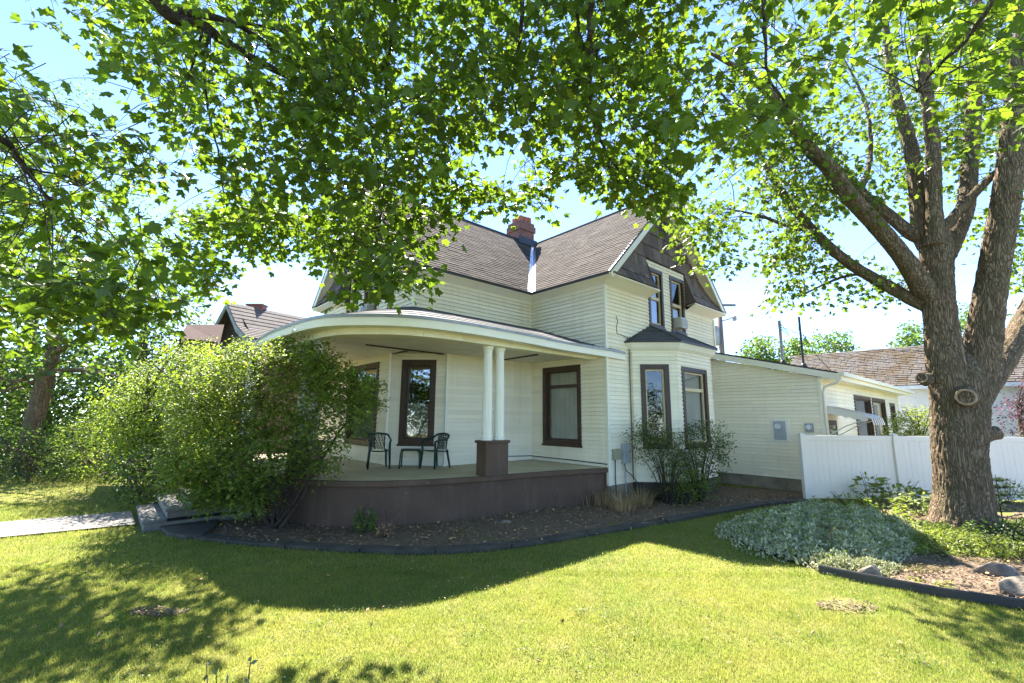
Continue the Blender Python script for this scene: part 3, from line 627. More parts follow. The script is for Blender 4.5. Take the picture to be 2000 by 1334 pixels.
MB().prism(inn+hb, -.15, PF-.11).build("porch_base", PBROWN, house)
MB().prism(ec+hb, PF-.11, PF-.004).build("porch_rim", PBROWN, house, bevel=.008)
fl = offs(ec, .05); fl[0] = (-.0, .05)
MB().add([(x, y, PF) for x, y in fl+hb], [tuple(range(len(fl+hb)))]).build("porch_floor", PFLOOR, house)
fas = spline([(.62, -.15, 3.74), (0, -.12, 3.76), (-.6, -.02, 3.78), (-1.54, .07, 3.80), (-2.7, .08, 3.83), (-3.85, .12, 3.85), (-4.69, .17, 3.85), (-5.46, .35, 3.85), (-6.2, .9, 3.85), (-6.68, 1.65, 3.85), (-6.85, 3.05, 3.85), (-6.88, 4.5, 3.85), (-6.7, 6.5, 3.85), (-6.1, 9, 3.85)])
FP = [tuple(p) for p in fas]
def innr(p):
    a, b = p[0], p[1]
    if a > 0: return (a, .0, p[2]+.06)
    if a > -A1+.3: return (a, B1-.01, 4.72)
    t = min(max((b-.17)/3, 0), 1); return (-A1-.01+.0, max(B1, min(9, b)) if b > B1 else B1-.01, 4.70)
IP = [innr(p) for p in FP]
m = MB(); N = 6
for k in range(N):
    t0, t1 = k/N, (k+1)/N+.03
    mixp = lambda t, dz: [tuple(np.array(p)*(1-t)+np.array(q)*t+np.array((0, 0, dz))) for p, q in zip(FP, IP)]
    A = mixp(t0, .016+.03); m.strip(A, mixp(min(t1, 1), .03)); m.strip([(p[0], p[1], p[2]-.016) for p in A], A)
pr = m.build("porch_roof", SHINGD, house)
o2 = offs(FP, -.02)
m = MB(); m.strip([(x, y, p[2]-.02) for (x, y), p in zip(o2, FP)], [(x, y, p[2]+.045) for (x, y), p in zip(o2, FP)]); m.strip([(x, y, p[2]+.045) for (x, y), p in zip(o2, FP)], [(p[0], p[1], p[2]+.047) for p in FP]); m.build("drip_edge", METALG, pr)
m = MB(); m.strip([(p[0], p[1], p[2]-.17) for p in FP], [(p[0], p[1], p[2]+.03) for p in FP]); bm_o = offs(FP, .36); bm_i = offs(FP, .64)
m.strip([(p[0], p[1], p[2]-.17) for p in FP], [(x, y, p[2]-.15) for (x, y), p in zip(bm_o, FP)]); x0_, y0_, z0_ = FP[0]; m.add([(x0_, y0_, z0_-.17), (x0_, 0, z0_-.15), (x0_, 0, z0_+.09), (x0_, y0_, z0_+.03)], [(0, 1, 2, 3)]); m.build("porch_fascia", TRIM, pr)
zb = lambda p: 3.55+max(0, min(.03, -(p[0])*.02))
k0 = next(i for i, p in enumerate(FP) if bm_o[i][0] < -.01)
sl_ = slice(k0, None); bo_, bi_, fp_ = bm_o[sl_], bm_i[sl_], FP[sl_]
m = MB(); m.strip([(x, y, zb(p)) for (x, y), p in zip(bo_, fp_)], [(x, y, p[2]-.14) for (x, y), p in zip(bo_, fp_)]); m.strip([(x, y, zb(p)) for (x, y), p in zip(bi_, fp_)], [(x, y, zb(p)) for (x, y), p in zip(bo_, fp_)]); m.strip([(x, y, 3.72) for (x, y), p in zip(bi_, fp_)], [(x, y, zb(p)) for (x, y), p in zip(bi_, fp_)]); m.build("porch_frieze", BEAMP, pr)
for i in range(4, len(bo_)-1, 7):
    (x, y), p = bo_[i], fp_[i]; MB().box(x-.008, x+.004, y-.008, y+.004, zb(p)+.005, p[2]-.16).build("frieze_joint", SOFFIT, pr)
cl = [(x, y) for x, y in bi_]+[(-A1, 9), (-A1, B1+1.066), (-A1+1.066, B1), (0, B1)]
MB().add([(x, y, ZC) for x, y in cl], [tuple(range(len(cl)))]).build("porch_ceiling", SOFFIT, pr)
_l = lambda u, v: tuple(np.array([(ATZ(u, v, ZC-.02)[:2]-OO) @ D1, (ATZ(u, v, ZC-.02)[:2]-OO) @ D2]))
for p, q in ((_l(866, 692), _l(715, 674)), (_l(986, 703), _l(1050, 693))):
    p, q = np.array(p), np.array(q); d = (q-p)/np.linalg.norm(q-p); n = np.array([d[1], -d[0]])*.035
    MB().hexa([(*(p-n), ZC-.03), (*(q-n), ZC-.03), (*(q+n), ZC-.03), (*(p+n), ZC-.03), (*(p-n), ZC-.003), (*(q-n), ZC-.003), (*(q+n), ZC-.003), (*(p+n), ZC-.003)]).build("ceiling_batten", BROWN, pr)
def pedestal(a, b, rot, wide=.62, deep=.32):
    e = empty("porch_pillar", (a, b, PF), rot, house)
    MB().box(-wide/2, wide/2, -deep/2, deep/2, .0, .66).build("pedestal", PBROWN, e, bevel=.006)
    MB().box(-wide/2-.035, wide/2+.035, -deep/2-.035, deep/2+.035, .66, .72).build("pedestal_cap", PBROWN, e, bevel=.018)
    for x in (-.17, .17):
        n = 40; m = MB(); prof = [(.128, .72), (.128, .745), (.115, .76), (.122, .785), (.108, .80)]
        for i in range(13):
            t = i/12; prof.append((.105-.014*t*t, .80+1.78*t))
        prof += [(.10, 2.60), (.10, 2.625), (.088, 2.635), (.115, 2.68), (.125, 2.70), (.125, 2.735)]
        V = []; 
        for j, (r, z) in enumerate(prof):
            fl_ = 5 <= j <= 16
            for q in range(n): rr = r*(1-.075*(q % 2)) if fl_ else r; V.append((x+rr*math.cos(2*math.pi*q/n), rr*math.sin(2*math.pi*q/n), z))
        mm = len(prof); m.add(V, [(i*n+q, i*n+(q+1) % n, (i+1)*n+(q+1) % n, (i+1)*n+q) for i in range(mm-1) for q in range(n)]+[tuple(range((mm-1)*n, mm*n))])
        m.build("column", TRIM, e)
pedestal(-3.15, .70, 0); pedestal(-6.35, 2.75, -1.15); pedestal(-6.75, 6.0, -1.6)
# entrance steps
for i, (a, zt) in enumerate(((-8.72, .17), (-8.40, .34), (-8.05, .51), (-7.55, .68))):
    s_ = MB().box(a+.035, -6.98+.01*i, 3.70, 5.58, -.1 if i == 0 else zt-.169, zt-.055).build("step", CONC, house, bevel=.008)
    MB().box(a, (-8.36, -8.0, -7.5, -6.99)[i], 3.66, 5.62, zt-.052, zt).build("tread", CONC, s_, bevel=.014)
# --- boxes, meters, cables, downspout, awning, masts
def onwall(fr, s0, s1, z0, z1, dep, name, mat, lab=None, bev=.006, o0=.012):
    m = MB(); bar(m, fr, s0, s1, o0, dep, z0, z1); o = m.build(name, mat, house, bevel=bev)
    if lab: o["label"] = lab
    return o
OLIVE = MAT("olive_grey_box", (.36, .36, .24), (.30, .30, .20), 6, .5); GREYB = MAT("grey_box", (.42, .45, .46), (.36, .39, .40), 6, .5)
bx = onwall(fC, .10, .36, 1.04, 1.30, .12, "cable_box", OLIVE, "olive grey cable box")
onwall(fC, .48, .78, .93, 1.42, .12, "cable_box", GREYB, "taller grey cable box")
MB().tube([fC(.2, .05, 1.04), fC(.18, .05, .6), fC(.2, .06, .1)], .014, 6).build("conduit", METALD, house)
MB().tube([fC(.55, .06, .93), fC(.58, .1, .75), fC(.75, .12, .65), fC(1.0, .15, .42), fC(1.1, .2, .25)], .012, 6).build("conduit", METALD, house)
MB().tube([fC(.62, .05, .93), fC(.6, .06, .5), fC(.62, .06, .1)], .014, 6).build("conduit", GREYB, house)
MB().tube([fC(.44, .03, 4.75), fC(.5, .04, 4.6), fC(.44, .03, 4.45), fC(.46, .03, 4.28), fC(.62, .03, 4.27), fC(.86, .03, 4.24)], .009, 5).build("cable", METALD, house)
MB().tube([fC(.90, .04, 4.24), fC(.955, .06, 3.9), fC(.955, .05, 2.2), fC(.96, .05, .5)], .012, 6).build("cable", METALD, house)
MB().tube([(-1.0, B1-.03, PF+.14), (-.06, B1-.03, PF+.11), (-.04, B1-.05, PF+.11), (-.035, 1.2, PF+.10), (-.035, .02, PF+.08)], .012, 5).build("cable", METALD, house)
onwall(fA, 3.2, 3.32, PF+.08, PF+.22, .03, "outlet", TRIM)
fr_ = onwall(fW, 1.72, 2.22, 1.40, 2.08, .04, "meter_frame", TRIM); MB().lathe([(.001, 0), (.085, .001), (.085, .05), (.07, .08), (.001, .085)], 16).build("meter_glass", WHITES, fr_).matrix_local = Matrix.Translation(fW(1.93, .075, 1.85)) @ Matrix.Rotation(-math.pi/2, 4, 'Y')
m = MB(); bar(m, fW, 1.80, 2.14, .038, .07, 1.46, 2.02); m.build("meter_panel", GREYB, fr_, bevel=.006)
f2 = onwall(fW, 2.66, 2.86, 1.70, 1.96, .09, "meter_box", METALG); MB().lathe([(.001, 0), (.07, .001), (.07, .06), (.001, .07)], 14).build("meter_glass", WHITES, f2).matrix_local = Matrix.Translation(fW(2.76, .09, 1.85)) @ Matrix.Rotation(-math.pi/2, 4, 'Y')
MB().tube([(E0+.06, -3.66, 3.33), (E0+.06, -3.66, 3.2), (E0+.05, -3.55, 3.1), (WA-.05, -3.24, 3.0), (WA-.05, -3.2, 2.85), (WA-.05, -3.2, .3)], .042, 8).build("downspout", TRIM, house, True)
m = MB(); m.strip([wr(E0, -3.63, -.1), wr(E1, -3.63, -.1)], [wr(E0, -3.76, -.07), wr(E1, -3.76, -.07)]); m.strip([wr(E0, -3.76, -.07), wr(E1, -3.76, -.07)], [wr(E0, -3.77, .04), wr(E1, -3.77, .04)]); m.add([wr(E0, -3.63, -.1), wr(E0, -3.76, -.07), wr(E0, -3.77, .04), wr(E0, -3.63, .02)], [(0, 1, 2, 3)]); m.build("gutter", TRIM, wing_roof)
# striped metal awning over the wing door
aw = empty("awning", (0, 0, 0), 0, house); AWB = MAT("awning_brown", (.11, .07, .06), (.08, .05, .045), 5, .4); AWW = MAT("awning_white", (.72, .70, .64), None, 5, .4)
for k in range(11):
    s = .02+k*.135; m = MB()
    for (o0, z0), (o1, z1) in (((.02, 2.46), (.95, 2.20)), ((.95, 2.20), (1.10, 2.10)), ((1.10, 2.10), (1.13, 1.93))):
        m.hexa([fS(s, o0, z0), fS(s+.125, o0, z0), fS(s+.125, o1, z1), fS(s, o1, z1), fS(s, o0, z0+.015), fS(s+.125, o0, z0+.015), fS(s+.125, o1+.01, z1+.015), fS(s, o1+.01, z1+.015)])
    m.build("slat", AWB if k % 2 else AWW, aw)
for s in (.01, 1.52):
    top = [fS(s, .02+1.0*i/10, 2.45-.27*i/10) for i in range(11)]; bot = [fS(s, .02+1.0*i/10, 2.28-.24*i/10-.035*(i % 2)) for i in range(11)]; MB().strip(bot, top).build("side_valance", AWW, aw)
for s in (.1, 1.4): MB().tube([fS(s, .02, 1.6), fS(s, .5, 1.9), fS(s, 1.0, 2.1)], .015, 6).build("bracket", AWW, aw)
# masts on the wing roof
for (a, b, h, r) in ((6.85, -1.95, 1.45, .05), (6.95, -2.5, 1.65, .035)):
    z = wr(a, b)[2]; MB().tube([(a, b, z-.05), (a, b, z+h)], r, 8).build("roof_mast", METALG if r > .04 else METALD, house); MB().lathe([(.12, 0), (.08, .1), (.05, .14)], 10, (a, b, z)).build("mast_collar", METALD, house)
z = wr(6.85, -1.95)[2]
for k in range(3): MB().tube([(6.85, -1.95, z+1.4-.1*k), (6.8, -2.2, z+1.0-.05*k), (6.9, -2.45, z+1.25-.1*k), (6.95, -2.5, z+1.2)], .012, 5).build("service_cable", METALD, house)
# boards: the 300 that show largest as pieces of their walls, the rest as one part
BOARDS.sort(key=lambda t: -t[0])
for wgt, P, w_ in BOARDS[:300]: MB().hexa(P).build("siding_board", CREAM, w_)
def joined(name, hexs, mat):
    V = np.array([p for P in hexs for p in P]).reshape(-1, 3); q = np.array([(3, 2, 1, 0), (4, 5, 6, 7), (0, 1, 5, 4), (1, 2, 6, 5), (2, 3, 7, 6), (3, 0, 4, 7)])
    Fs = (q[None]+(np.arange(len(hexs))*8)[:, None, None]).reshape(-1, 4); return link(name, npmesh(name, V, Fs, mat), house)
if BOARDS[300:]: tag(joined("siding", [b[1] for b in BOARDS[300:]], CREAM), kind="stuff")
TABS.sort(key=lambda t: t[0])
for d_, P, w_ in TABS[:300]: MB().hexa(P).build("shingle", SHING if w_ is not wing_roof else SHINGD, w_)
tag(joined("shingles", [t[1] for t in TABS[300:]], SHING), kind="stuff")
#@@PART3
# ------------------------------------------------------------ porch furniture
def chair(name, loc, rz, label):
    e = empty(name, loc, rz); tag(e, label, "chair", "plastic porch chairs")
    m = MB(); n = 9     # dished seat
    for i in range(n):
        for j in range(n):
            x, y = -.23+.46*i/(n-1), -.22+.44*j/(n-1); m.v.append((x*(1-.06*(j/(n-1))), y, .42-.02*math.cos(x*6)-.025*(j/(n-1))+.012*(j == 0)))
    for i in range(n-1):
        for j in range(n-1): k = i*n+j; m.f.append((k, k+n, k+n+1, k+1))
    s = m.build("seat", GPLAST, e, True); so_ = s.modifiers.new("solid", 'SOLIDIFY'); so_.thickness = .018
    for sx in (-1, 1):
        MB().tube([(sx*.225, -.235, .62), (sx*.225, -.22, .42), (sx*.245, -.245, .0)], [.024, .03, .02], 8).build("leg", GPLAST, e, True)
        MB().tube([(sx*.19, .19, .42), (sx*.205, .235, .2), (sx*.225, .27, .0)], [.028, .025, .02], 8).build("leg", GPLAST, e, True)
        MB().tube(smooth_path([(sx*.225, -.235, .61), (sx*.255, -.16, .645), (sx*.265, .02, .66), (sx*.255, .15, .70), (sx*.20, .225, .77), (0, .26, .80)], [1]*6, 5)[0], .022, 8).build("armrest", GPLAST, e, True)
    b = empty("backrest", (0, 0, 0), 0, e)
    bk = lambda x, z: (x*(1+.1*(z-.42)), .20+.14*(z-.42)-.25*x*x, z)
    for x in (-.15, .15): MB().tube([bk(x, .40), bk(x, .6), bk(x*1.03, .79)], .014, 6).build("back_frame", GPLAST, b, True)
    for k in range(9):
        for sg in (-1, 1):
            pts = []
            for i in range(7):
                z = .43+.34*i/6; x = -.15+.0375*k+sg*.10*(i/6-.5)
                if abs(x) <= .152: pts.append(bk(x, z))
            if len(pts) > 1 and (sg == 1 or k % 2): MB().tube(pts, .0075, 5).build("lattice_rib", GPLAST, b, True)
    return e
qL, qR, qT = LW(-4.50, 3.30, PF), LW(-3.38, 2.58, PF), LW(-3.86, 2.92, PF)
chair("porch_chair", tuple(qL), math.radians(22), "dark green plastic armchair on the porch, the one farther from the twin columns")
chair("porch_chair", tuple(qR), math.radians(-38), "dark green plastic armchair on the porch, the one nearer the twin columns")
t = empty("side_table", tuple(qT), math.radians(8)); tag(t, "small dark green plastic side table between the two porch chairs", "table")
MB().prism([(.23*math.copysign(abs(math.cos(a))**.35, math.cos(a)), .23*math.copysign(abs(math.sin(a))**.35, math.sin(a))) for a in np.linspace(0, 2*math.pi, 33)[:-1]], .40, .43).build("table_top", GPLAST, t, bevel=.006)
for x in (-1, 1):
    for y in (-1, 1): MB().tube(smooth_path([(x*.16, y*.16, .40), (x*.20, y*.20, .385), (x*.215, y*.215, .33), (x*.23, y*.23, 0)], [1]*4, 4)[0], .018, 7).build("leg", GPLAST, t, True)
# window air conditioners
def aircon(q, rz, label):
    e = empty("air_conditioner", tuple(q), rz); tag(e, label, "air conditioner", "window air conditioners")
    W_ = MAT("ac_white", (.62, .62, .58), (.55, .55, .5), 6, .5)
    MB().box(-.22, .22, -.22, .12, 0, .33).build("body", W_, e, bevel=.012)
    MB().box(-.19, .19, -.228, -.222, .04, .29).build("grille", METALG, e)
    for k in range(8): MB().box(-.19, .19, -.238, -.226, .05+k*.03, .063+k*.03).build("fin", W_, e)
hr = math.pi/2-YAW
aircon(LW(3.80, 0, 4.86), hr, "white window air conditioner in the upper gable window above the bay")
aircon(LW(-A1, B1+WD-3.68, 4.86), hr-math.pi/2, "white window air conditioner in the leaf-screened upper window over the porch")

# ------------------------------------------------------------ fence
fe = empty("vinyl_fence", (7.68, 12.17, 0)); tag(fe, "white vinyl privacy fence running from the house wing past the maple", "fence")
FH = 1.66; xs = [0, 2.45, 4.9, 7.35, 9.8]
for i, x in enumerate(xs):
    MB().box(x-.065, x+.065, -.065, .065, -.1, FH+.03).build("post", WHITEV, fe, bevel=.006); MB().add([(x-.08, -.08, FH+.03), (x+.08, -.08, FH+.03), (x+.08, .08, FH+.03), (x-.08, .08, FH+.03), (x, 0, FH+.075)], [(0, 1, 4), (1, 2, 4), (2, 3, 4), (3, 0, 4), (3, 2, 1, 0)]).build("post_cap", WHITEV, fe)
    if i < len(xs)-1:
        x0, x1 = x+.066, xs[i+1]-.066
        for z0, z1 in ((.06, .17), (FH-.13, FH)): MB().box(x0, x1, -.028, .028, z0, z1).build("rail", WHITEV, fe, bevel=.005)
        n = 16; wv = (x1-x0)/n
        for k in range(n): MB().box(x0+k*wv+.0007, x0+(k+1)*wv-.0007, -.012+.001*(k % 2), .012, .17, FH-.13).build("picket", WHITEV, fe, bevel=.004)

# ------------------------------------------------------------ other buildings, poles
nb = empty("neighbour_house", tuple(ATZ(470, 640, 0)*0+np.array([-11, 21, 0])), 0); tag(nb, "neighbouring house with brown roof and brick chimney behind the big shrub", "house")
pk, rr = ATZ(461, 593, 7.2), ATZ(605, 622, 7.2); dr = (rr-pk)[:2]; dr /= np.linalg.norm(dr); nr = np.array([dr[1], -dr[0]])
def N3(l, s, z): q = pk[:2]+dr*l+nr*s-np.array([-11, 21]); return (q[0], q[1], z)
SHINGR = MAT("red_brown_shingle", (.105, .088, .078), (.078, .065, .058), 3, .9, .4, 80, None, .2); GREYW = MAT("grey_gable_paint", (.45, .45, .42), (.36, .36, .33), 3, .6)
prof = [(0, 7.2), (1.2, 5.95), (2.2, 5.35), (3.2, 5.1)]
roofn = MB()
for sg in (1, -1):
    for (s0, z0), (s1, z1) in zip(prof[:-1], prof[1:]):
        k = 6
        for j in range(k):
            ta, tb = j/k, (j+1)/k; sa, za, sb, zb_ = s0+(s1-s0)*ta, z0+(z1-z0)*ta, s0+(s1-s0)*tb, z0+(z1-z0)*tb
            roofn.add([N3(-.4, sg*sa, za+.0), N3(12, sg*sa, za+.0), N3(12, sg*sb, zb_+.025), N3(-.4, sg*sb, zb_+.025)], [(0, 1, 2, 3)]); roofn.add([N3(-.4, sg*sb, zb_+.025), N3(12, sg*sb, zb_+.025), N3(12, sg*sb, zb_), N3(-.4, sg*sb, zb_)], [(0, 1, 2, 3)])
nr_ = roofn.build("roof", SHINGR, nb)
m = MB(); m.add([N3(0, -2.9, 0), N3(0, 2.9, 0), N3(0, 2.9, 5.1), N3(0, 2.0, 5.35), N3(0, 0, 7.1), N3(0, -2.0, 5.35), N3(0, -2.9, 5.1)], [tuple(range(7))]); m.add([N3(0, 2.9, 0), N3(12, 2.9, 0), N3(12, 2.9, 5.1), N3(0, 2.9, 5.1)], [(0, 1, 2, 3)]); m.add([N3(0, -2.9, 0), N3(12, -2.9, 0), N3(12, -2.9, 5.1), N3(0, -2.9, 5.1)], [(0, 1, 2, 3)]); m.build("wall", BROWN, nb)
for sg in (1, -1):
    P = [N3(-.42, sg*s, z-.02) for s, z in prof]; Q = [N3(-.42, sg*max(s-.02, 0), z-.28) for s, z in prof]; m = MB().strip(P, Q); P2 = [N3(-.36, sg*s, z-.02) for s, z in prof]; Q2 = [N3(-.36, sg*max(s-.02, 0), z-.28) for s, z in prof]; m.strip(P2, Q2); m.strip(Q, Q2); m.build("bargeboard", GREYW, nb)
m = MB(); cq = N3(1.1, -.3, 0); m.box(cq[0]-.38, cq[0]+.38, cq[1]-.22, cq[1]+.22, 6.6, 7.34); m.box(cq[0]-.42, cq[0]+.42, cq[1]-.26, cq[1]+.26, 7.34, 7.42); m.build("chimney", BRICKM, nb)
m = MB(); e0 = [ATZ(365, 634, 5.6), ATZ(438, 634, 5.6), ATZ(430, 668, 4.4), ATZ(350, 660, 4.4)]; m.add([p-np.array([-11, 21, 0]) for p in e0], [(0, 1, 2, 3)]); m.add([e0[3]-np.array([-11, 21, 0]), e0[2]-np.array([-11, 21, 0]), e0[2]*[1, 1, 0]-np.array([-11, 21, 0]), e0[3]*[1, 1, 0]-np.array([-11, 21, 0])], [(0, 1, 2, 3)]); m.build("lower_roof", MAT("worn_red_shingle", (.075, .048, .042), (.055, .036, .032), 6, .95, .4, 80, spec=.1), nb)
# outbuilding with mossy roof (in house axes)
ob = empty("outbuilding", (X0, Y0, 0), hr); tag(ob, "white outbuilding with a mossy shingled roof behind the fence", "building")
m = MB().box(20.9, 27.2, -12.5, 2.2, 0, 3.86); obw = m.build("wall", WHITES, ob)
for k in range(30): MB().hexa([(20.885, -12.5, .1+k*.125), (20.885, 2.2, .1+k*.125), (20.9, 2.2, .1+k*.125), (20.9, -12.5, .1+k*.125), (20.894, -12.5, .225+k*.125), (20.894, 2.2, .225+k*.125), (20.9, 2.2, .225+k*.125), (20.9, -12.5, .225+k*.125)]).build("siding_board", WHITES, obw)
def mossmat():
    m, n, p = _m("mossy_shingle"); p.inputs["Roughness"].default_value = .95
    a = ramp(n, noise(n, 7, 5), [(.3, (.060, .050, .042)), (.7, (.13, .112, .096))]); mo = ramp(n, noise(n, .8, 6, None, .7), [(.48, (0, 0, 0)), (.60, (1, 1, 1))])
    n.links.new(mixc(n, mo, a, (.075, .048, .02)), p.inputs["Base Color"]); bumpn(n, p, noise(n, 20, 5), .6, .03); return m
MOSS = mossmat(); tabs = []
for k in range(22):
    t0, t1 = k/22, (k+1)/22+.01; b = -12.8
    while b < 2.5:
        w_ = random.uniform(.25, .55); j = random.uniform(0, .03)
        A_ = lambda t: (20.4+3.5*t, 3.82+2.36*t)
        (xa, za), (xb, zb_) = A_(t0), A_(t1)
        tabs.append([(xa, b, za-.02), (xa, b+w_-.02, za-.02), (xb, b+w_-.02, zb_-.02), (xb, b, zb_-.02), (xa, b, za+.02+j), (xa, b+w_-.02, za+.02+j), (xb, b+w_-.02, zb_), (xb, b, zb_)]); b += w_
o = joined("roof_shingles", tabs, MOSS); o.parent = ob; tag(o, kind="stuff")
m = MB(); m.add([(20.4, -12.8, 3.80), (20.4, 2.5, 3.80), (23.9, 2.5, 6.16), (23.9, -12.8, 6.16)], [(0, 1, 2, 3)]); m.add([(27.4, -12.8, 3.80), (27.4, 2.5, 3.80), (23.9, 2.5, 6.16), (23.9, -12.8, 6.16)], [(0, 1, 2, 3)]); m.add([(20.9, 2.2, 3.8), (27.2, 2.2, 3.8), (23.9, 2.2, 6.1)], [(0, 1, 2)]); m.build("roof", MOSS, ob)
MB().box(20.36, 20.42, -12.8, 2.5, 3.62, 3.80).build("eave_board", WHITES, ob)
# utility pole with transformer
WOODP = MAT("pole_wood", (.15, .13, .115), (.21, .19, .17), 4, .9, .4, 20, (1, 1, .1))
q = PX(1411, 700, 24); up = empty("utility_pole", (q[0], q[1], 0)); tag(up, "wooden utility pole with grey transformer beyond the bay-side gable", "utility pole")
top = PX(1408, 585, 24)[2]
MB().tube([(0, 0, 0), (0, 0, top)], [.17, .13], 10).build("pole", WOODP, up, True); MB().box(-.1, .9, -.08, .08, PX(1411, 596, 24)[2]-.05, PX(1411, 596, 24)[2]+.05).build("crossarm", WOODP, up)
z = PX(1400, 675, 24)[2]; tr = MB().lathe([(.30, 0), (.34, .05), (.34, .95), (.28, 1.05), (.1, 1.1)], 14, (-.45, 0, z)).build("transformer", METALG, up, True)
for dx in (-.15, .1): MB().lathe([(.05, 0), (.07, .06), (.04, .12), (.06, .18), (.03, .25)], 8, (-.45+dx, 0, z+1.08)).build("bushing", METALD, tr)
MB().tube([(.15, 0, top-1.2), (.5, 0, top-1.1), (.75, 0, top-.95)], .03, 6).build("bracket", METALD, up); MB().lathe([(.05, 0), (.13, .03), (.13, .25), (.05, .3)], 8, (.8, 0, top-1.2)).build("lamp_head", METALG, up)
wires = [[PX(1530, 640, 15), PX(1600, 665, 17), PX(1700, 682, 20), PX(1960, 690, 26)], [PX(1428, 600, 24), PX(1440, 640, 19), PX(1528, 650, 15)], [PX(1567, 650, 14.6), PX(1600, 700, 15.5), PX(1640, 740, 16.5)]]
for i, wv in enumerate(wires):
    P, _ = smooth_path(wv, [1]*len(wv), 5); tag(MB().tube(P, .012, 4).build("overhead_wire", METALD), ["overhead wire running from the roof mast towards the maple", "overhead wire between utility pole and roof mast", "thin guy wire sloping down from the roof mast"][i], "wire", "overhead wires")

# ------------------------------------------------------------ trees
def crown(parent, name, P, tip, nrm, size, mat, near=0, T1=T_MAPLE, T2=T_MAPLE_S, big=.35):
    """the nearest leaves are single pieces, the rest one mass of leaves"""
    d = np.linalg.norm(P-np.array([0, 0, CAMH]), axis=1); inview = P[:, 1] > 1.2
    scr = np.where(inview, size/d, 0); o = np.argsort(-scr); A, rest = o[:near], o[near:]
    cr = None; curl = RNG.random(len(P)) < .4
    if near:
        md = npmesh("leaf", T1[0], T1[1], mat); md2 = npmesh("leaf", T_MAPLE_C[0], T_MAPLE_C[1], mat); R = frames(tip[A], nrm[A])
        for i, k in enumerate(A):
            l = link("leaf", md2 if curl[k] else md, parent); M = Matrix.Identity(4)
            for c in range(3):
                for r in range(3): M[r][c] = R[i][c][r]*size[k]
                M[c][3] = P[k][c]-parent.location[c]
            l.matrix_local = M
    k = int(len(rest)*big); r1, r0 = rest[:k][~curl[rest[:k]]], rest[:k][curl[rest[:k]]]; V1, F1 = leaves_arr(P[r1], tip[r1], nrm[r1], size[r1], T1); V0, F0 = leaves_arr(P[r0], tip[r0], nrm[r0], size[r0]*.9, T_MAPLE_C if T1 is T_MAPLE else T1); F1 = np.vstack([F1, F0+len(V1)]); V1 = np.vstack([V1, V0]); V2, F2 = leaves_arr(P[rest[k:]], tip[rest[k:]], nrm[rest[k:]], size[rest[k:]], T2)
    V = np.vstack([V1, V2])-np.array(parent.location); me = npmesh(name, V, [np.vstack([F1, F2+len(V1)])], mat)
    return tag(link(name, me, parent), kind="stuff")
def limbset(parent, specs, mat):
    """specs: list of [(u, v, depth, radius) ...] seen from the lawn"""
    off = np.array(parent.location); nodes = []
    for s in specs:
        pts = [np.array(p[:3]) if len(p) == 5 else PX(p[0], p[1], p[2]) for p in s]; rad = [p[-1] if len(p) == 4 else p[3] for p in s]
        r0 = max(rad); o, P = limb("limb", [p-off for p in pts], rad, mat, parent, 12 if r0 > .08 else 7, 6, .004, r0*.02); nodes += [(x+off) for x in P]
    return np.array(nodes)
def connect(parent, C, nodes, every, r, mat, maxd=2.5, name="branches"):
    off = np.array(parent.location); lines = []
    for c in C[::every]:
        d = np.linalg.norm(nodes-c, axis=1); k = np.argmin(d*(1+RNG.uniform(0, .6, len(d))))
        if d[k] < maxd:
            a = nodes[k]; mid = (a+c)/2+np.array([0, 0, .12*d[k]])+RNG.normal(0, .06*d[k], 3); P, _ = smooth_path([a-off, mid-off, c-off], [1]*3, 4); lines.append(P)
    return twigs(name, lines, r, mat, parent, r*.35, 4) if lines else None

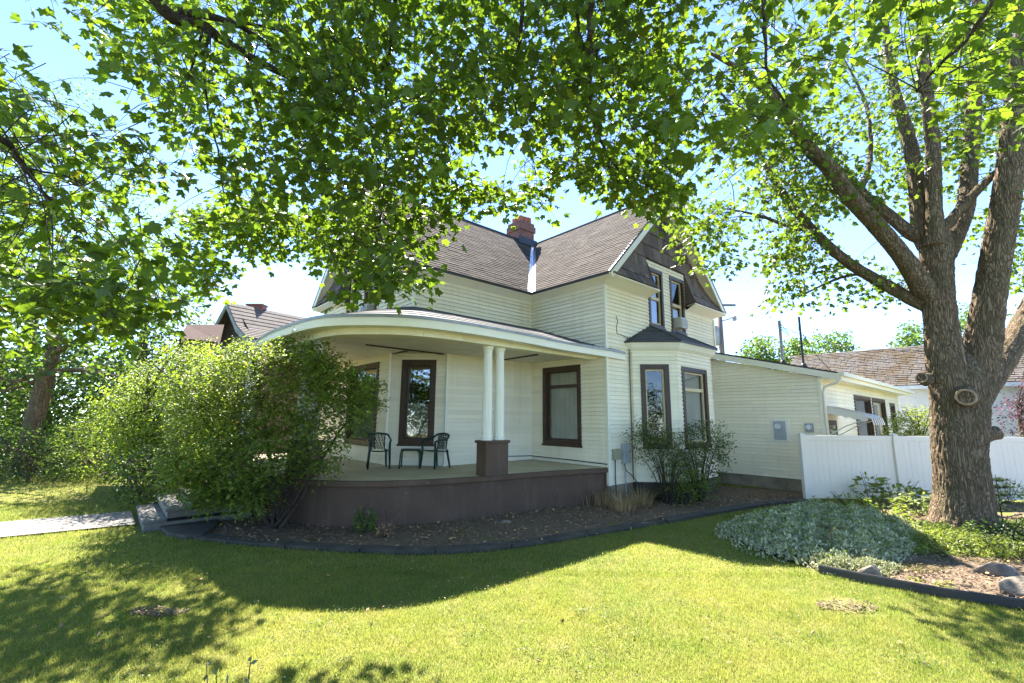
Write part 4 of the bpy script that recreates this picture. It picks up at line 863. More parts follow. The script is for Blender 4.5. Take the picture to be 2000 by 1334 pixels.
# --- the overhanging maple: trunk behind the viewer, limbs reaching over the lawn
mp = empty("overhanging_maple", (-3.6, -2.6, 0)); tag(mp, "large maple whose leafy limbs hang over the lawn from above", "tree")
limb("trunk", [(0, 0, -.1), (0, 0, .6), (.05, .05, 2), (.15, .2, 3.4), (.3, .5, 4.6)], [.5, .42, .36, .33, .28], BARKM, mp, 16, 6, 0, .008)
TB = (-3.3, -2.1, 4.6, .2, 0)
specs = [
 [TB, (120, -420, 3.0, .13), (305, 0, 4.3, .075), (390, 45, 4.7, .066), (470, 100, 5.1, .052), (600, 170, 5.7, .038), (700, 225, 6.1, .028), (790, 290, 6.5, .018), (850, 360, 6.8, .009)],
 [(350, 22, 4.5, .045), (440, 40, 4.8, .036), (500, 70, 5.1, .030), (560, 118, 5.5, .024), (620, 145, 5.8, .016), (700, 180, 6.2, .008)],
 [(470, 45, 4.9, .02), (540, 58, 5.2, .017), (600, 85, 5.5, .012), (660, 120, 5.9, .007)],
 [(397, 52, 4.7, .016), (375, 130, 5.0, .012), (330, 200, 5.4, .006)], [(410, 60, 4.75, .02), (398, 130, 5.0, .017), (405, 210, 5.2, .014), (425, 290, 5.5, .011), (435, 370, 5.8, .006)],
 [(480, 108, 5.1, .02), (495, 180, 5.3, .016), (510, 240, 5.6, .011), (520, 320, 5.8, .006)], [(395, 60, 4.7, .012), (370, 150, 5.1, .009), (360, 230, 5.4, .005)],
 [TB, (-700, 0, 2.2, .1), (-200, 180, 3.0, .05), (0, 270, 3.6, .026), (40, 315, 3.9, .022), (90, 380, 4.3, .016), (135, 420, 4.6, .008)], [(25, 300, 3.8, .014), (60, 330, 4.0, .012), (130, 345, 4.4, .009), (170, 370, 4.8, .005)],
 [TB, (500, -900, 3.4, .12), (760, -300, 4.2, .05), (772, 0, 5.0, .024), (762, 90, 5.3, .021), (754, 200, 5.6, .018), (755, 290, 5.9, .014), (750, 370, 6.1, .010), (740, 450, 6.3, .005)],
 [(756, 270, 5.9, .012), (820, 310, 6.2, .010), (880, 350, 6.5, .007), (940, 400, 6.8, .004)], [(756, 280, 5.9, .012), (720, 240, 5.7, .012), (670, 190, 5.4, .012)],
 [TB, (700, -1500, 3.6, .14), (1010, -400, 3.8, .07), (1020, 0, 4.6, .026), (1010, 110, 5.0, .020), (1000, 170, 5.2, .016), (1015, 240, 5.6, .010), (1040, 310, 6.0, .005)],
 [TB, (900, -1800, 3.4, .16), (1200, -500, 3.4, .09), (1155, 0, 4.2, .035), (1152, 100, 4.5, .030), (1155, 200, 4.9, .022), (1180, 290, 5.3, .014), (1230, 360, 5.7, .007)],
 [(1125, 20, 4.3, .02), (1140, 90, 4.6, .016), (1195, 190, 5.0, .011), (1260, 280, 5.4, .008), (1330, 350, 5.8, .004)],
 [TB, (1200, -2200, 3.0, .18), (1500, -700, 2.8, .08), (1490, -80, 3.2, .02), (1495, 60, 3.5, .013), (1505, 160, 3.8, .009), (1560, 230, 4.2, .005)],
 [TB, (1500, -2600, 2.8, .16), (2000, -700, 2.6, .07), (1960, -100, 2.9, .02), (1900, 60, 3.2, .012), (1830, 130, 3.5, .008), (1790, 180, 3.9, .004)]]
nodes = limbset(mp, specs, BARKT)
MASKS = [  # outline of each leafy mass, number of twigs, distance range
 ([(150, -260), (700, -260), (700, 90), (640, 330), (560, 430), (430, 480), (420, 390), (360, 300), (240, 220), (215, 140), (160, 60)], 420, 4.2, 7.2),
 ([(30, -200), (160, -200), (150, 30), (140, 80), (95, 100), (60, 70)], 16, 4.5, 5.5),
 ([(-420, 100), (0, 130), (50, 190), (140, 245), (235, 235), (330, 330), (290, 420), (350, 520), (330, 610), (230, 660), (120, 650), (0, 690), (-420, 750)], 280, 3.4, 6.8),
 ([(660, -260), (1350, -260), (1340, 260), (1290, 370), (1180, 350), (1080, 345), (1050, 290), (985, 270), (930, 305), (870, 345), (800, 400), (700, 430), (620, 430), (590, 330)], 860, 4.0, 7.0),
 ([(350, 440), (470, 400), (560, 400), (640, 440), (650, 560), (600, 490), (520, 520), (450, 500), (420, 600), (370, 570)], 190, 8.0, 10.2),
 ([(620, 430), (850, 400), (880, 440), (840, 480), (800, 520), (830, 570), (760, 570), (700, 560), (650, 530)], 80, 5.6, 7.0),
 ([(860, 365), (990, 385), (1000, 425), (890, 440)], 22, 5.8, 7.0), ([(1015, 340), (1100, 350), (1090, 430), (1020, 420)], 12, 6, 7),
 ([(1090, 340), (1330, 360), (1340, 430), (1280, 440), (1190, 390), (1110, 390)], 42, 4.8, 6.4),
 ([(1340, -260), (2350, -260), (2350, 180), (1980, 300), (1900, 200), (1800, 130), (1720, 60), (1640, 150), (1560, 220), (1500, 300), (1350, 320)], 270, 3.2, 5.8),
 ([(760, 500), (830, 540), (830, 600), (770, 600), (700, 620), (690, 560)], 14, 4.2, 5.0), ([(60, 560), (240, 600), (230, 670), (100, 660)], 14, 3.6, 4.4)]
C = np.vstack([cloud(mk[0], int(mk[1]*1.3), mk[2], mk[3]) for mk in MASKS])+np.array([0, 0, .20]); C = C[C[:, 2] > 2.7]
Cb = np.column_stack([RNG.uniform(-8, 1, 60), RNG.uniform(-6, 0, 60), RNG.uniform(5.8, 9, 60)]); Call = np.vstack([C, Cb])
P, tp, nm, sz, tw = sprays(Call, 11, .56, .122, .45, .62, None, .9)
twigs("twigs", [np.array(t_)-np.array(mp.location) for t_ in tw], .0055, BARKT, mp)
connect(mp, C, nodes, 2, .007, BARKT, 1.7)
crown(mp, "leaves", P, tp, nm, sz, MAPLE, 300)

# --- the maple on the lawn
rt = empty("lawn_maple", tuple(ATZ(1882, 1040, 0))); tag(rt, "forked maple with thick furrowed trunk in the mulch bed by the fence", "tree")
off = np.array(rt.location); DB = off[1]
def lp(u, v, d=0): return PX(u, v, DB+d)-off
P_, R_ = smooth_path([(0, 0, -.15), (0, 0, .15), lp(1880, 960), lp(1872, 880), lp(1872, 800), lp(1870, 745), lp(1872, 705), lp(1874, 680)], [.53, .46, .42, .40, .425, .42, .30, .06], 34)
m = MB().tube(P_, list(R_), 150); V = barkskin(m.v, P_, R_, 150); z = V[:, 2]; ax = np.arctan2(V[:, 1], V[:, 0]); fl = 1+.20*np.clip(1-(z+.1)/.75, 0, 1)**2*(1+.6*np.sin(ax*5+.7))
V[:, 0] *= fl; V[:, 1] *= fl; m.v = [tuple(v) for v in V]; m.build("trunk", BARKM, rt, True)
def RL(pts, rad, n=18, rough=.006): return limb("limb", [lp(*p) for p in pts], rad, BARKM, rt, n, 7, .004, rough)
rnodes = []
for pts, rad in [
 ([(1874, 930, 0), (1868, 850, -.02), (1856, 770, -.04), (1846, 710, -.04), (1838, 640), (1832, 560), (1830, 490), (1830, 455)], [0.131, 0.235, 0.287, 0.296, 0.270, 0.261, 0.270, 0.209]),
 ([(1878, 930, 0), (1884, 850, -.02), (1894, 770, -.05), (1912, 700, -.1), (1930, 600, -.25), (1955, 450, -.5), (1972, 330, -.7), (1990, 180, -.9), (2010, 0, -1.2), (2040, -250, -1.6)], [0.131, 0.235, 0.287, 0.296, 0.252, 0.226, 0.209, 0.191, 0.148, 0.087]),
 ([(1890, 850, .05), (1912, 770, .15), (1965, 690, .4), (2010, 610, .7), (2080, 450, 1.2), (2150, 250, 1.6)], [0.122, 0.235, 0.235, 0.200, 0.157, 0.087]),
 ([(1838, 600), (1803, 560, .0), (1761, 499, -.1), (1711, 440, -.2), (1665, 390, -.3), (1619, 327, -.4), (1573, 281, -.5), (1527, 206, -.7), (1450, 140, -1.0), (1380, 100, -1.3)], [.20, .20, .165, .155, .15, .14, .12, .095, .06, .02]),
 ([(1835, 470, .1), (1787, 461, .2), (1740, 424, .3), (1678, 373, .5), (1640, 330, .7)], [.16, .13, .115, .10, .06]),
 ([(1840, 610, .1), (1790, 590, .2), (1736, 560, .4), (1661, 516, .6), (1594, 457, .8), (1535, 386, 1.0), (1505, 340, 1.1), (1459, 252, 1.3), (1400, 170, 1.5)], [.13, .125, .12, .11, .10, .085, .07, .045, .02]),
 ([(1815, 480, .1), (1799, 445, .15), (1787, 336, .2), (1770, 252, .3), (1740, 138, .4), (1720, -50, .6)], [.2, .165, .14, .12, .085, .04]),
 ([(1826, 480, -.1), (1824, 400, -.15), (1822, 294, -.25), (1810, 180, -.35), (1800, 54, -.5), (1795, -150, -.7)], [.18, .135, .125, .105, .085, .04]),
 ([(1838, 500, .15), (1862, 460, .25), (1887, 399, .4), (1896, 294, .6), (1904, 147, .8), (1912, -50, 1.0)], [.24, .19, .16, .15, .13, .06]),
 ([(1840, 450, -.1), (1896, 386, -.3), (1946, 336, -.5)], [.10, .085, .06]), ([(1575, 450, .8), (1535, 440, .9), (1480, 420, 1.0), (1430, 410, 1.1)], [.05, .04, .03, .01]),
 ([(1690, 535, .6), (1650, 540, .8), (1600, 560, 1.0), (1560, 580, 1.2)], [.035, .03, .02, .008]), ([(1680, 380, .4), (1700, 300, .8), (1690, 200, 1.2), (1640, 100, 1.6)], [.07, .05, .035, .015])]:
    o, P = RL(pts, rad, 24 if max(rad) > .25 else 14); rnodes += [x+off for x in P]
# pruned stubs with ring of callus and cut face
def stub(p, d, r, ln, label):
    d = Vector(d).normalized(); p = Vector(p); e = MB().tube([p-d*.05, p+d*ln*.3, p+d*ln*.65, p+d*ln*.9, p+d*ln, p+d*ln*.97, p+d*ln*.8], [r*1.5, r*1.2, r*1.08, r*1.2, r*1.05, r*.88, r*.80], 22, False); e.v = [tuple(np.array(v)+RNG.normal(0, r*.035, 3)) for v in e.v]; e = e.build("branch_stub", BARKM, rt, True); e["label"] = label
    nx = d.orthogonal().normalized(); ny = d.cross(nx); k = 22; m = MB(); q = p+d*ln*.90
    m.v = [tuple(q+d*.01)]+[tuple(q+(nx*math.cos(2*math.pi*i/k)+ny*math.sin(2*math.pi*i/k))*r*f+d*random.uniform(-.006, .006)) for f in (.3, .6, .93) for i in range(k)]
    m.f = [(0, 1+i, 1+(i+1) % k) for i in range(k)]+[(1+j*k+i, 1+j*k+(i+1) % k, 1+(j+1)*k+(i+1) % k, 1+(j+1)*k+i) for j in range(2) for i in range(k)]; m.build("cut_face", CUTW, e); MB().tube([tuple(p+d*ln*.97+(nx*math.cos(2*math.pi*i/24)+ny*math.sin(2*math.pi*i/24))*r*1.02) for i in range(25)], [r*.17*random.uniform(.8, 1.15) for _ in range(25)], 7, False).build("callus_ring", CALLUS, e, True)
toc = lambda v: (np.array([0, 0, CAMH])-(v+off))/np.linalg.norm(np.array([0, 0, CAMH])-(v+off))
v = lp(1886, 775, -.44); stub(v, toc(v)+np.array([.05, 0, -.05]), .13, .13, "round pruned branch stub with brown cut face")
v = lp(1922, 850, -.15); stub(v, toc(v)*.25+np.array([.9, .1, .15]), .11, .24, "pruned stub on the shaded side of the trunk")
v = lp(1806, 740, .0); stub(v, np.array([-.9, -.3, .2]), .09, .10, "knobby stub high on the trunk edge")
RM = [([(1380, 60), (1900, -260), (2350, -260), (2350, 520), (1990, 520), (1930, 330), (1850, 330), (1780, 400), (1700, 430), (1610, 400), (1560, 470), (1480, 480), (1410, 430), (1350, 340)], 760, 8.0, 12.0),
 ([(1480, 480), (1570, 450), (1680, 530), (1790, 560), (1740, 600), (1620, 590), (1510, 605)], 80, 9.0, 11.0), ([(1330, 400), (1400, 420), (1440, 480), (1420, 540), (1370, 530), (1320, 450)], 40, 8.0, 10), ([(1880, 440), (2050, 400), (2050, 640), (1960, 600), (1900, 500)], 40, 9.5, 11.5),
 ([(1430, 180), (1560, 200), (1640, 330), (1700, 420), (1560, 420), (1450, 330)], 120, 8.0, 11.0), ([(1640, 60), (1960, 40), (1960, 300), (1880, 420), (1700, 300)], 140, 9.5, 12.5)]
C = np.vstack([cloud(mk[0], int(mk[1]*1.1), mk[2], mk[3]) for mk in RM])+np.array([0, 0, .15]); rnodes = np.array(rnodes)
P, tp, nm, sz, tw = sprays(C, 15, .75, .115, .5, .5, None, .9)
twigs("twigs", [np.array(t_)-off for t_ in tw], .006, BARKT, rt); connect(rt, C, rnodes, 3, .012, BARKT, 3.2)
crown(rt, "leaves", P, tp, nm, sz, MAPLE2, 120, big=.1)

# --- background trees and shrubs
def tree(name, label, base, trunk_pts, trunk_r, masks, per, L, size, mat, group="trees along the garden boundary", cat="tree", T=T_DIA, barkmat=None, flat=.35):
    e = empty(name, tuple(base)); tag(e, label, cat, group); off = np.array(base)
    nd = []
    for i, (pts, r) in enumerate(zip(trunk_pts, trunk_r)):
        o, Pp = limb("trunk" if i == 0 else "limb", [np.array(p)-off for p in pts], r, barkmat or BARKM, e, 10, 5, .01, .006); nd += [x+off for x in Pp]
    C = np.vstack([cloud(*mk) for mk in masks]); C = C[C[:, 2] > .15]
    P, tp, nm, sz, tw = sprays(C, per, L, size, .4, flat, None, .9)
    connect(e, C, np.array(nd), 5, .02, BARKT, 6)
    V, Fs = leaves_arr(P-off, tp, nm, sz, T); tag(link("crown", npmesh("crown", V, Fs, mat), e))
    return e
b = ATZ(45, 925, 0)
tree("boundary_tree", "leaning tree with bare lower trunk at the edge of the garden", b,
 [[b, PX(60, 850, 15.4), PX(78, 780, 15.3), PX(95, 720, 15.2), PX(110, 660, 15.2), PX(120, 560, 15.2)], [PX(88, 745, 15.2), PX(60, 735, 15), PX(30, 745, 15), PX(-20, 730, 14.8)], [PX(100, 725, 15.2), PX(150, 722, 15), PX(200, 730, 14.6), PX(240, 735, 14.2)], [PX(92, 735, 15.2), PX(20, 760, 15.5), PX(-40, 770, 15.6)], [PX(105, 690, 15.2), PX(160, 660, 14.5), PX(220, 620, 14)]],
 [[.30, .24, .25, .21, .15, .08], [.1, .08, .06, .03], [.09, .08, .05, .02], [.07, .05, .02], [.1, .07, .03]],
 [([(-250, 420), (120, 400), (230, 520), (260, 640), (230, 720), (200, 750), (130, 740), (60, 720), (-250, 740)], 400, 13.5, 17.5)], 16, 1.1, .16, BGDARK, T=T_MAPLE_S)
for i, (lab, poly, n, d0, d1, mat, bu) in enumerate([
 ("tall pale-leaved tree rising behind the leaning tree", [(-200, 260), (60, 170), (115, 160), (135, 150), (180, 170), (230, 250), (300, 380), (340, 560), (200, 600), (-200, 600)], 520, 26, 31, BGLEAF, (120, 850)),
 ("dense dark tree between the leaning tree and the neighbouring roof", [(180, 480), (300, 440), (350, 500), (385, 600), (380, 700), (330, 800), (200, 800), (160, 640)], 420, 19, 23, BGDARK, (270, 900)),
 ("bright sunlit tree low behind the leaning trunk", [(-250, 700), (60, 680), (200, 700), (330, 720), (340, 860), (200, 890), (-250, 900)], 950, 17, 24, BGLEAF, (150, 905)),
 ("broad tree closing the view at the far edge of the garden", [(-500, 300), (-100, 250), (0, 400), (30, 700), (0, 900), (-500, 900)], 420, 17, 24, BGDARK, (-150, 905))]):
    bs = ATZ(*bu, 0) if i not in (0,) else np.array([PX(120, 800, 28)[0], 28.5, 0]); cx = np.mean([p[0] for p in poly]); dm = (d0+d1)/2; tpp = PX(cx, np.mean([p[1] for p in poly]), dm)
    bs = np.array([tpp[0], tpp[1], 0])
    tree("background_tree", lab, bs, [[bs, bs+[.1, 0, tpp[2]*.5], tpp]], [[.35, .28, .1]], [(poly, n, d0, d1)], 18, 1.9, .24, mat, T=T_OVAL)
# feathery top of a far tree against the sky
# shrubs along the left boundary
for i, (lab, poly, n, d0, d1, mat) in enumerate([
 ("dark glossy boundary shrub at the foot of the leaning trunk", [(-80, 850), (60, 830), (140, 850), (170, 900), (160, 950), (0, 968), (-80, 970)], 300, 13.2, 15.5, BGDARK),
 ("brownish rounded shrub behind the small lawn", [(120, 840), (200, 810), (260, 830), (280, 900), (250, 948), (130, 952)], 280, 13.5, 16, SHRUBL),
 ("low dark shrub beside the entrance steps", [(220, 900), (300, 860), (360, 880), (370, 950), (330, 985), (250, 980)], 240, 9.8, 11.8, BGDARK),
 ("light green shrub behind the low dark shrub", [(200, 830), (300, 800), (380, 840), (370, 910), (260, 930)], 240, 12, 14, SHRUBL)]):
    e0 = PX(np.mean([p[0] for p in poly]), 940, (d0+d1)/2); bs = np.array([e0[0], e0[1], 0])
    st = [[bs, bs+[random.uniform(-.5, .5), random.uniform(-.4, .4), .6], bs+[random.uniform(-1, 1), random.uniform(-.8, .8), 1.1]] for _ in range(6)]
    tree("boundary_shrub", lab, bs, st, [[.03, .025, .01]]*6, [(poly, n, d0, d1)], 16, .55, .085, mat, "shrubs along the garden boundary", "shrub", T_OVAL)
# far trees on the right
for i, (lab, poly, n, d) in enumerate([
 ("far rounded tree beyond the wing roof, next to the utility pole", [(1445, 705), (1455, 670), (1490, 650), (1525, 680), (1530, 710)], 150, 48), ("far tree showing between the two roof masts", [(1530, 720), (1535, 670), (1560, 655), (1580, 690), (1575, 720)], 110, 46),
 ("far twin-topped tree beyond the outbuilding roof, beside the thin mast", [(1575, 700), (1600, 645), (1625, 660), (1645, 642), (1668, 680), (1670, 700)], 170, 52), ("far pointed tree behind the outbuilding roof near the trunk", [(1740, 690), (1760, 650), (1775, 625), (1800, 650), (1815, 690)], 130, 50),
 ("far tall tree seen through the fork of the maple", [(1850, 680), (1870, 610), (1885, 590), (1905, 620), (1925, 680)], 130, 50)]):
    cc = PX(np.mean([p[0] for p in poly]), 690, d); bs = np.array([cc[0], cc[1], 0])
    tree("far_tree", lab, bs, [[bs, bs+[0, 0, 4], bs+[0, 0, cc[2]+1]]], [[.3, .25, .1]], [(poly+[(poly[-1][0]+5, 760), (poly[0][0]-5, 760)], n*2, d-2, d+2)], 16, 1.6, .35, BGLEAF, "far trees beyond the roofs", T=T_DIA)
cc = PX(1985, 780, 19); bs = np.array([cc[0], cc[1], 0])
tree("purple_tree", "purple-leaved tree beyond the fence at the photo's edge", bs, [[bs, bs+[0, 0, 1.5], bs+[0, 0, 2.8]]], [[.12, .1, .04]], [([(1965, 800), (1985, 755), (2015, 720), (2120, 690), (2120, 860), (1975, 845)], 220, 17.5, 20.5)], 14, .8, .12, PURPLE, T=T_OVAL)
cc = PX(1790, 830, 15); bs = np.array([cc[0], cc[1], 0])
tree("fence_shrub", "yellow-green shrub peeping over the fence beside the trunk", bs, [[bs, bs+[0, 0, .8], bs+[.1, 0, 1.5]]], [[.04, .03, .01]], [([(1730, 850), (1745, 815), (1790, 790), (1820, 800), (1825, 860)], 130, 14, 16)], 14, .5, .09, CHART, "shrubs behind the fence", "shrub", T_OVAL)
# --- street trees across the road, seen only in the window glass
for i, (x, y, h) in enumerate(((-24, -28, 7), (-13, -31, 7), (-3, -30, 7.5), (8, -29, 7), (19, -27, 7.5), (29, -22, 7))):
    bs = np.array([x, y, 0.]); e = empty("street_tree", tuple(bs)); tag(e, ["street tree mirrored in the porch windows, farthest one out", "street tree mirrored in the angled porch window", "street tree behind the viewer across the road", "street tree mirrored in the bay window", "street tree mirrored near the bay's corner", "street tree at the far end of the road"][i], "tree", "trees across the road")
    limb("trunk", [(0, 0, -.1), (.1, 0, h*.35), (.1, .1, h*.7)], [.3, .24, .08], BARKM, e, 8)
    C = unit(420)*np.array([5.6, 3.2, h*.47])*RNG.uniform(.3, 1, (420, 1))**.4+np.array([0, 0, h*.49]); P, tp, nm, sz, tw = sprays(C, 14, 1.5, .30, .4, .4, None, .9); V, Fs = leaves_arr(P, tp, nm, sz, T_DIA); link("crown", npmesh("crown", V, Fs, BGLEAF), e)
# --- the big porch shrub
bs = ATZ(548, 1030, 0); ps = empty("porch_shrub", tuple(bs)); tag(ps, "large arching yellow-green shrub in front of the porch and entrance steps", "shrub"); off = bs
nd = []
for pts, r in [([(548, 1030, 0), (560, 960, .1), (590, 880, .15), (620, 800, .2), (650, 730, .2)], .045), ([(545, 1030, 0), (535, 950, .1), (520, 850, .3), (500, 740, .4), (490, 680, .5)], .05), ([(540, 1030, 0), (500, 960, .2), (430, 860, .4), (360, 770, .6), (300, 710, .8)], .05), ([(542, 1030, 0), (480, 980, -.2), (400, 930, -.3), (330, 900, -.2), (270, 900, 0)], .035), ([(550, 1030, 0), (600, 950, -.2), (640, 880, -.3), (680, 820, -.2), (720, 780, 0)], .04), ([(545, 1030, 0), (530, 970, -.3), (500, 900, -.6), (470, 830, -.7)], .035), ([(552, 1030, 0), (580, 970, -.3), (610, 920, -.5), (640, 860, -.6)], .03), ([(540, 1030, .2), (500, 930, .9), (420, 800, 1.4), (380, 700, 1.7)], .045)]:
    P3 = [PX(u, v, bs[1]+d)-off for u, v, d in pts]; P3[0] = np.array([random.uniform(-.2, .2), random.uniform(-.15, .15), -.05]); o, Pp = limb("stem", P3, list(np.linspace(r, r*.25, len(P3))), BARKT, ps, 7, 5, .008); nd += [x+off for x in Pp]
PM = [([(320, 740), (380, 690), (430, 680), (480, 660), (520, 672), (570, 655), (600, 668), (640, 715), (660, 760), (610, 830), (540, 850), (440, 870), (340, 880)], 760, 8.2, 10.4),
 ([(570, 670), (630, 665), (680, 710), (730, 735), (750, 760), (710, 790), (660, 810), (620, 850), (580, 850)], 130, 7.9, 9.2), ([(380, 870), (470, 840), (580, 860), (590, 890), (560, 930), (530, 970), (500, 990), (450, 985), (420, 950), (380, 920)], 190, 7.7, 8.9), ([(580, 840), (650, 825), (675, 865), (645, 915), (600, 925)], 42, 7.8, 8.6), ([(330, 905), (410, 900), (460, 945), (445, 995), (380, 985), (330, 955)], 70, 7.9, 8.5), ([(610, 690), (700, 715), (745, 755), (730, 810), (690, 840), (620, 840)], 70, 8.0, 8.9), ([(310, 880), (360, 890), (440, 950), (410, 975), (340, 945)], 90, 8.0, 9.2)]
C = np.vstack([cloud(*mk) for mk in PM]); C = C[C[:, 2] > .12]
P, tp, nm, sz, tw = sprays(C, 26, .50, .082, .30, .74, np.array([.0, -.15, .05]), .5)
twigs("twigs", [np.array(t_)-off for t_ in tw], .004, BARKT, ps); connect(ps, C, np.array(nd), 4, .006, BARKT, 2.5)
V, Fs = leaves_arr(P-off, tp, nm, sz, T_OVAL); link("crown", npmesh("crown", V, Fs, SHRUBL), ps)
bs = PX(330, 930, 12.6)*np.array([1, 1, 0]); tree("step_shrub", "tall yellow-green shrub beyond the entrance steps, merging into the porch shrub", bs, [[bs, bs+[x, y, 1.2], bs+[x*2.2, y*2, 2.6]] for x, y in ((-.6, .2), (.5, .1), (-.2, -.3), (.2, .4), (-.9, -.1))], [[.05, .04, .012]]*5, [([(175, 810), (210, 760), (270, 715), (340, 675), (420, 660), (430, 760), (400, 860), (340, 910), (250, 890), (190, 850)], 640, 11.4, 13.6)], 26, .75, .088, SHRUBL, "shrubs beside the porch", "shrub", T_OVAL, flat=.7)
# --- fine-leaved shrubs by the bay
for i, (lab, u, v, poly, n, mat, sz0) in enumerate([
 ("airy fine-leaved shrub in front of the bay's angled window", 1305, 985, [(1230, 830), (1260, 815), (1330, 850), (1340, 900), (1320, 930), (1260, 900), (1240, 870)], 120, NANDL, .05),
 ("tall bushy fine-leaved shrub with reddish tips at the bay's corner", 1368, 980, [(1320, 850), (1370, 815), (1400, 820), (1425, 860), (1410, 910), (1370, 960), (1320, 960), (1310, 900)], 210, NANDL, .05),
 ("low bright green shrub at the foot of the bay shrubs", 1335, 985, [(1300, 920), (1350, 910), (1400, 930), (1390, 970), (1330, 985), (1300, 970)], 60, SHRUBL, .05)]):
    bs = ATZ(u, v, 0); e = empty("bay_shrub", tuple(bs)); tag(e, lab, "shrub", "shrubs by the bay window"); nd = []
    for k in range(22):
        x, y = random.uniform(-.6, .6), random.uniform(-.4, .4); h = random.uniform(.8, 1.7) if i < 2 else .5; o, Pp = limb("stem", [(x*.15, y*.15, -.03), (x*.5, y*.5, h*.55), (x*1.1, y*1.1, h)], [.014, .011, .004], BARKT, e, 5, 4, .006); nd += [q_+bs for q_ in Pp]
    C = cloud(poly, n, bs[1]-.55, bs[1]+.55); C = C[C[:, 2] > .1]; P, tp, nm, sz, tw = sprays(C, 30, .42, sz0, .3, .45, None, .9)
    twigs("twigs", [np.array(t_)-bs for t_ in tw], .0025, BARKT, e); connect(e, C, np.array(nd), 3, .004, BARKT, 1.5); V, Fs = leaves_arr(P-bs, tp, nm, sz, T_DIA); link("crown", npmesh("crown", V, Fs, mat), e)
# small plants in the porch bed
def tuft(name, label, base, n, h, spread, mat, width=.02, cat="plant", group=None, lean=.5):
    base = np.array(base, float); e = empty(name, tuple(base)); tag(e, label, cat, group); Vs = []; Fs = []
    for k in range(n):
        a = random.uniform(0, 6.28); r = spread*random.random()**.5*.4; hh = h*random.uniform(.55, 1.1); d = np.array([math.cos(a), math.sin(a), 0]); s = np.array([-d[1], d[0], 0])*width*.5; p0 = d*r; c = len(Vs)
        for t in (0, .5, 1): q = p0+d*lean*hh*t*t+np.array([0, 0, hh*t*(1-.25*lean*t)]); Vs += [q-s*(1-t*.9), q+s*(1-t*.9)]
        Fs += [(c, c+1, c+3, c+2), (c+2, c+3, c+5, c+4)]
    link("blades", npmesh("blades", np.array(Vs), np.array(Fs), mat), e); return e
STRAW = LEAF("straw_blade", (.52, .37, .19), (.50, .35, .16), .3, .3); TWIGM = MAT("dry_twig", (.16, .10, .075), (.24, .16, .12), 10, .9)
def leafy(name, label, base, n, h, w_, mat, size=.05, cat="plant", T=T_OVAL, group=None, flat=.5):
    base = np.array(base, float); e = empty(name, tuple(base)); tag(e, label, cat, group); nst = max(4, n//14)
    for k in range(min(nst, 9)):
        a = random.uniform(0, 6.28); MB().tube([(0, 0, -.02), (math.cos(a)*w_*.25, math.sin(a)*w_*.25, h*.5), (math.cos(a)*w_*.45, math.sin(a)*w_*.45, h*.9)], [.006, .005, .003], 5).build("stem", BARKT, e, True)
    a = RNG.uniform(0, 6.28, n); r = RNG.uniform(0, 1, n)**.5*w_*.5; z = h*(RNG.uniform(.15, 1, n))*(1-.45*(r/(w_*.5))**2); P = np.column_stack([np.cos(a)*r, np.sin(a)*r, z]); tp = np.column_stack([np.cos(a), np.sin(a), RNG.uniform(-.5, .5, n)])+unit(n)*.5; nm = np.array([0, 0, 1.])*flat+unit(n)*(1-flat)
    V, Fs = leaves_arr(P, tp, nm, size*RNG.uniform(.7, 1.3, n), T); link("foliage", npmesh("foliage", V, Fs, mat), e); return e
leafy("seedling", "small bright green seedling in the mulch against the brown porch base", ATZ(712, 1042), 260, .48, .36, LEAF("fresh_leaf", (.08, .17, .02), (.22, .40, .03), .45), .06)
e = tuft("twig_plant", "bare twiggy plant beside the bright green seedling", ATZ(755, 1048), 26, .55, .25, TWIGM, .008, lean=.7); leafy("dead_clump", "dead brown clump at the base of the bare twigs", ATZ(752, 1050), 90, .25, .26, DRYLEAF, .05)
for i, (u, v, n, h, lab) in enumerate([(1180, 985, 240, .55, "clump of dry straw-coloured grass at the porch corner"), (1215, 995, 280, .45, "broad tangle of dry straw grass below the cable boxes"), (1250, 985, 200, .5, "dry straw grass next to the bay shrubs"), (1150, 985, 60, .5, "thin dry stalks against the brown porch wall")]): tuft("dry_grass", lab, ATZ(u, v), n, h, .8, STRAW, .012, "dry grass", "dry grass clumps in the porch bed", .6)
leafy("bay_weeds", "dark weedy growth under the bay siding", ATZ(1265, 975), 500, .45, .9, BGDARK, .05)

# ------------------------------------------------------------ maple bed: groundcover, plants, rocks, edging
GC = [(3.88, 8.55), (3.92, 7.6), (4.12, 7.02), (4.55, 6.75), (5.3, 6.85), (6.3, 7.45), (7.2, 8.1), (7.75, 9.0), (7.9, 10.6), (6.6, 10.9), (5.2, 10.05), (4.3, 9.3)]
def carpet(name, label, poly, n, h, mat, size, z0=.0, cat=None, T=T_OVAL, edge=.5):
    p = polysample(poly, n); pa = np.array(poly); c = pa.mean(0)
    dd = np.min([np.abs((pa[(i+1) % len(pa)]-pa[i])[0]*(p[:, 1]-pa[i][1])-(pa[(i+1) % len(pa)]-pa[i])[1]*(p[:, 0]-pa[i][0]))/np.linalg.norm(pa[(i+1) % len(pa)]-pa[i]) for i in range(len(pa))], 0)
    mound = np.minimum(dd/edge, 1)**.5; lump = .70+.20*np.sin(p[:, 0]*5.1+np.sin(p[:, 1]*3))*np.cos(p[:, 1]*4.3)+.18*np.sin(p[:, 0]*13+p[:, 1]*4)*np.sin(p[:, 1]*15-p[:, 0]*3)
    z = z0+h*mound*lump*RNG.uniform(.55, 1.05, n); P = np.column_stack([p, z]); tp = unit(n)+np.array([0, 0, .7]); nm = unit(n)+np.array([0, 0, .4])
    o = leafobj(name, P, tp, nm, size*RNG.uniform(.7, 1.3, n), T, mat); tag(o, label, kind="stuff"); return o
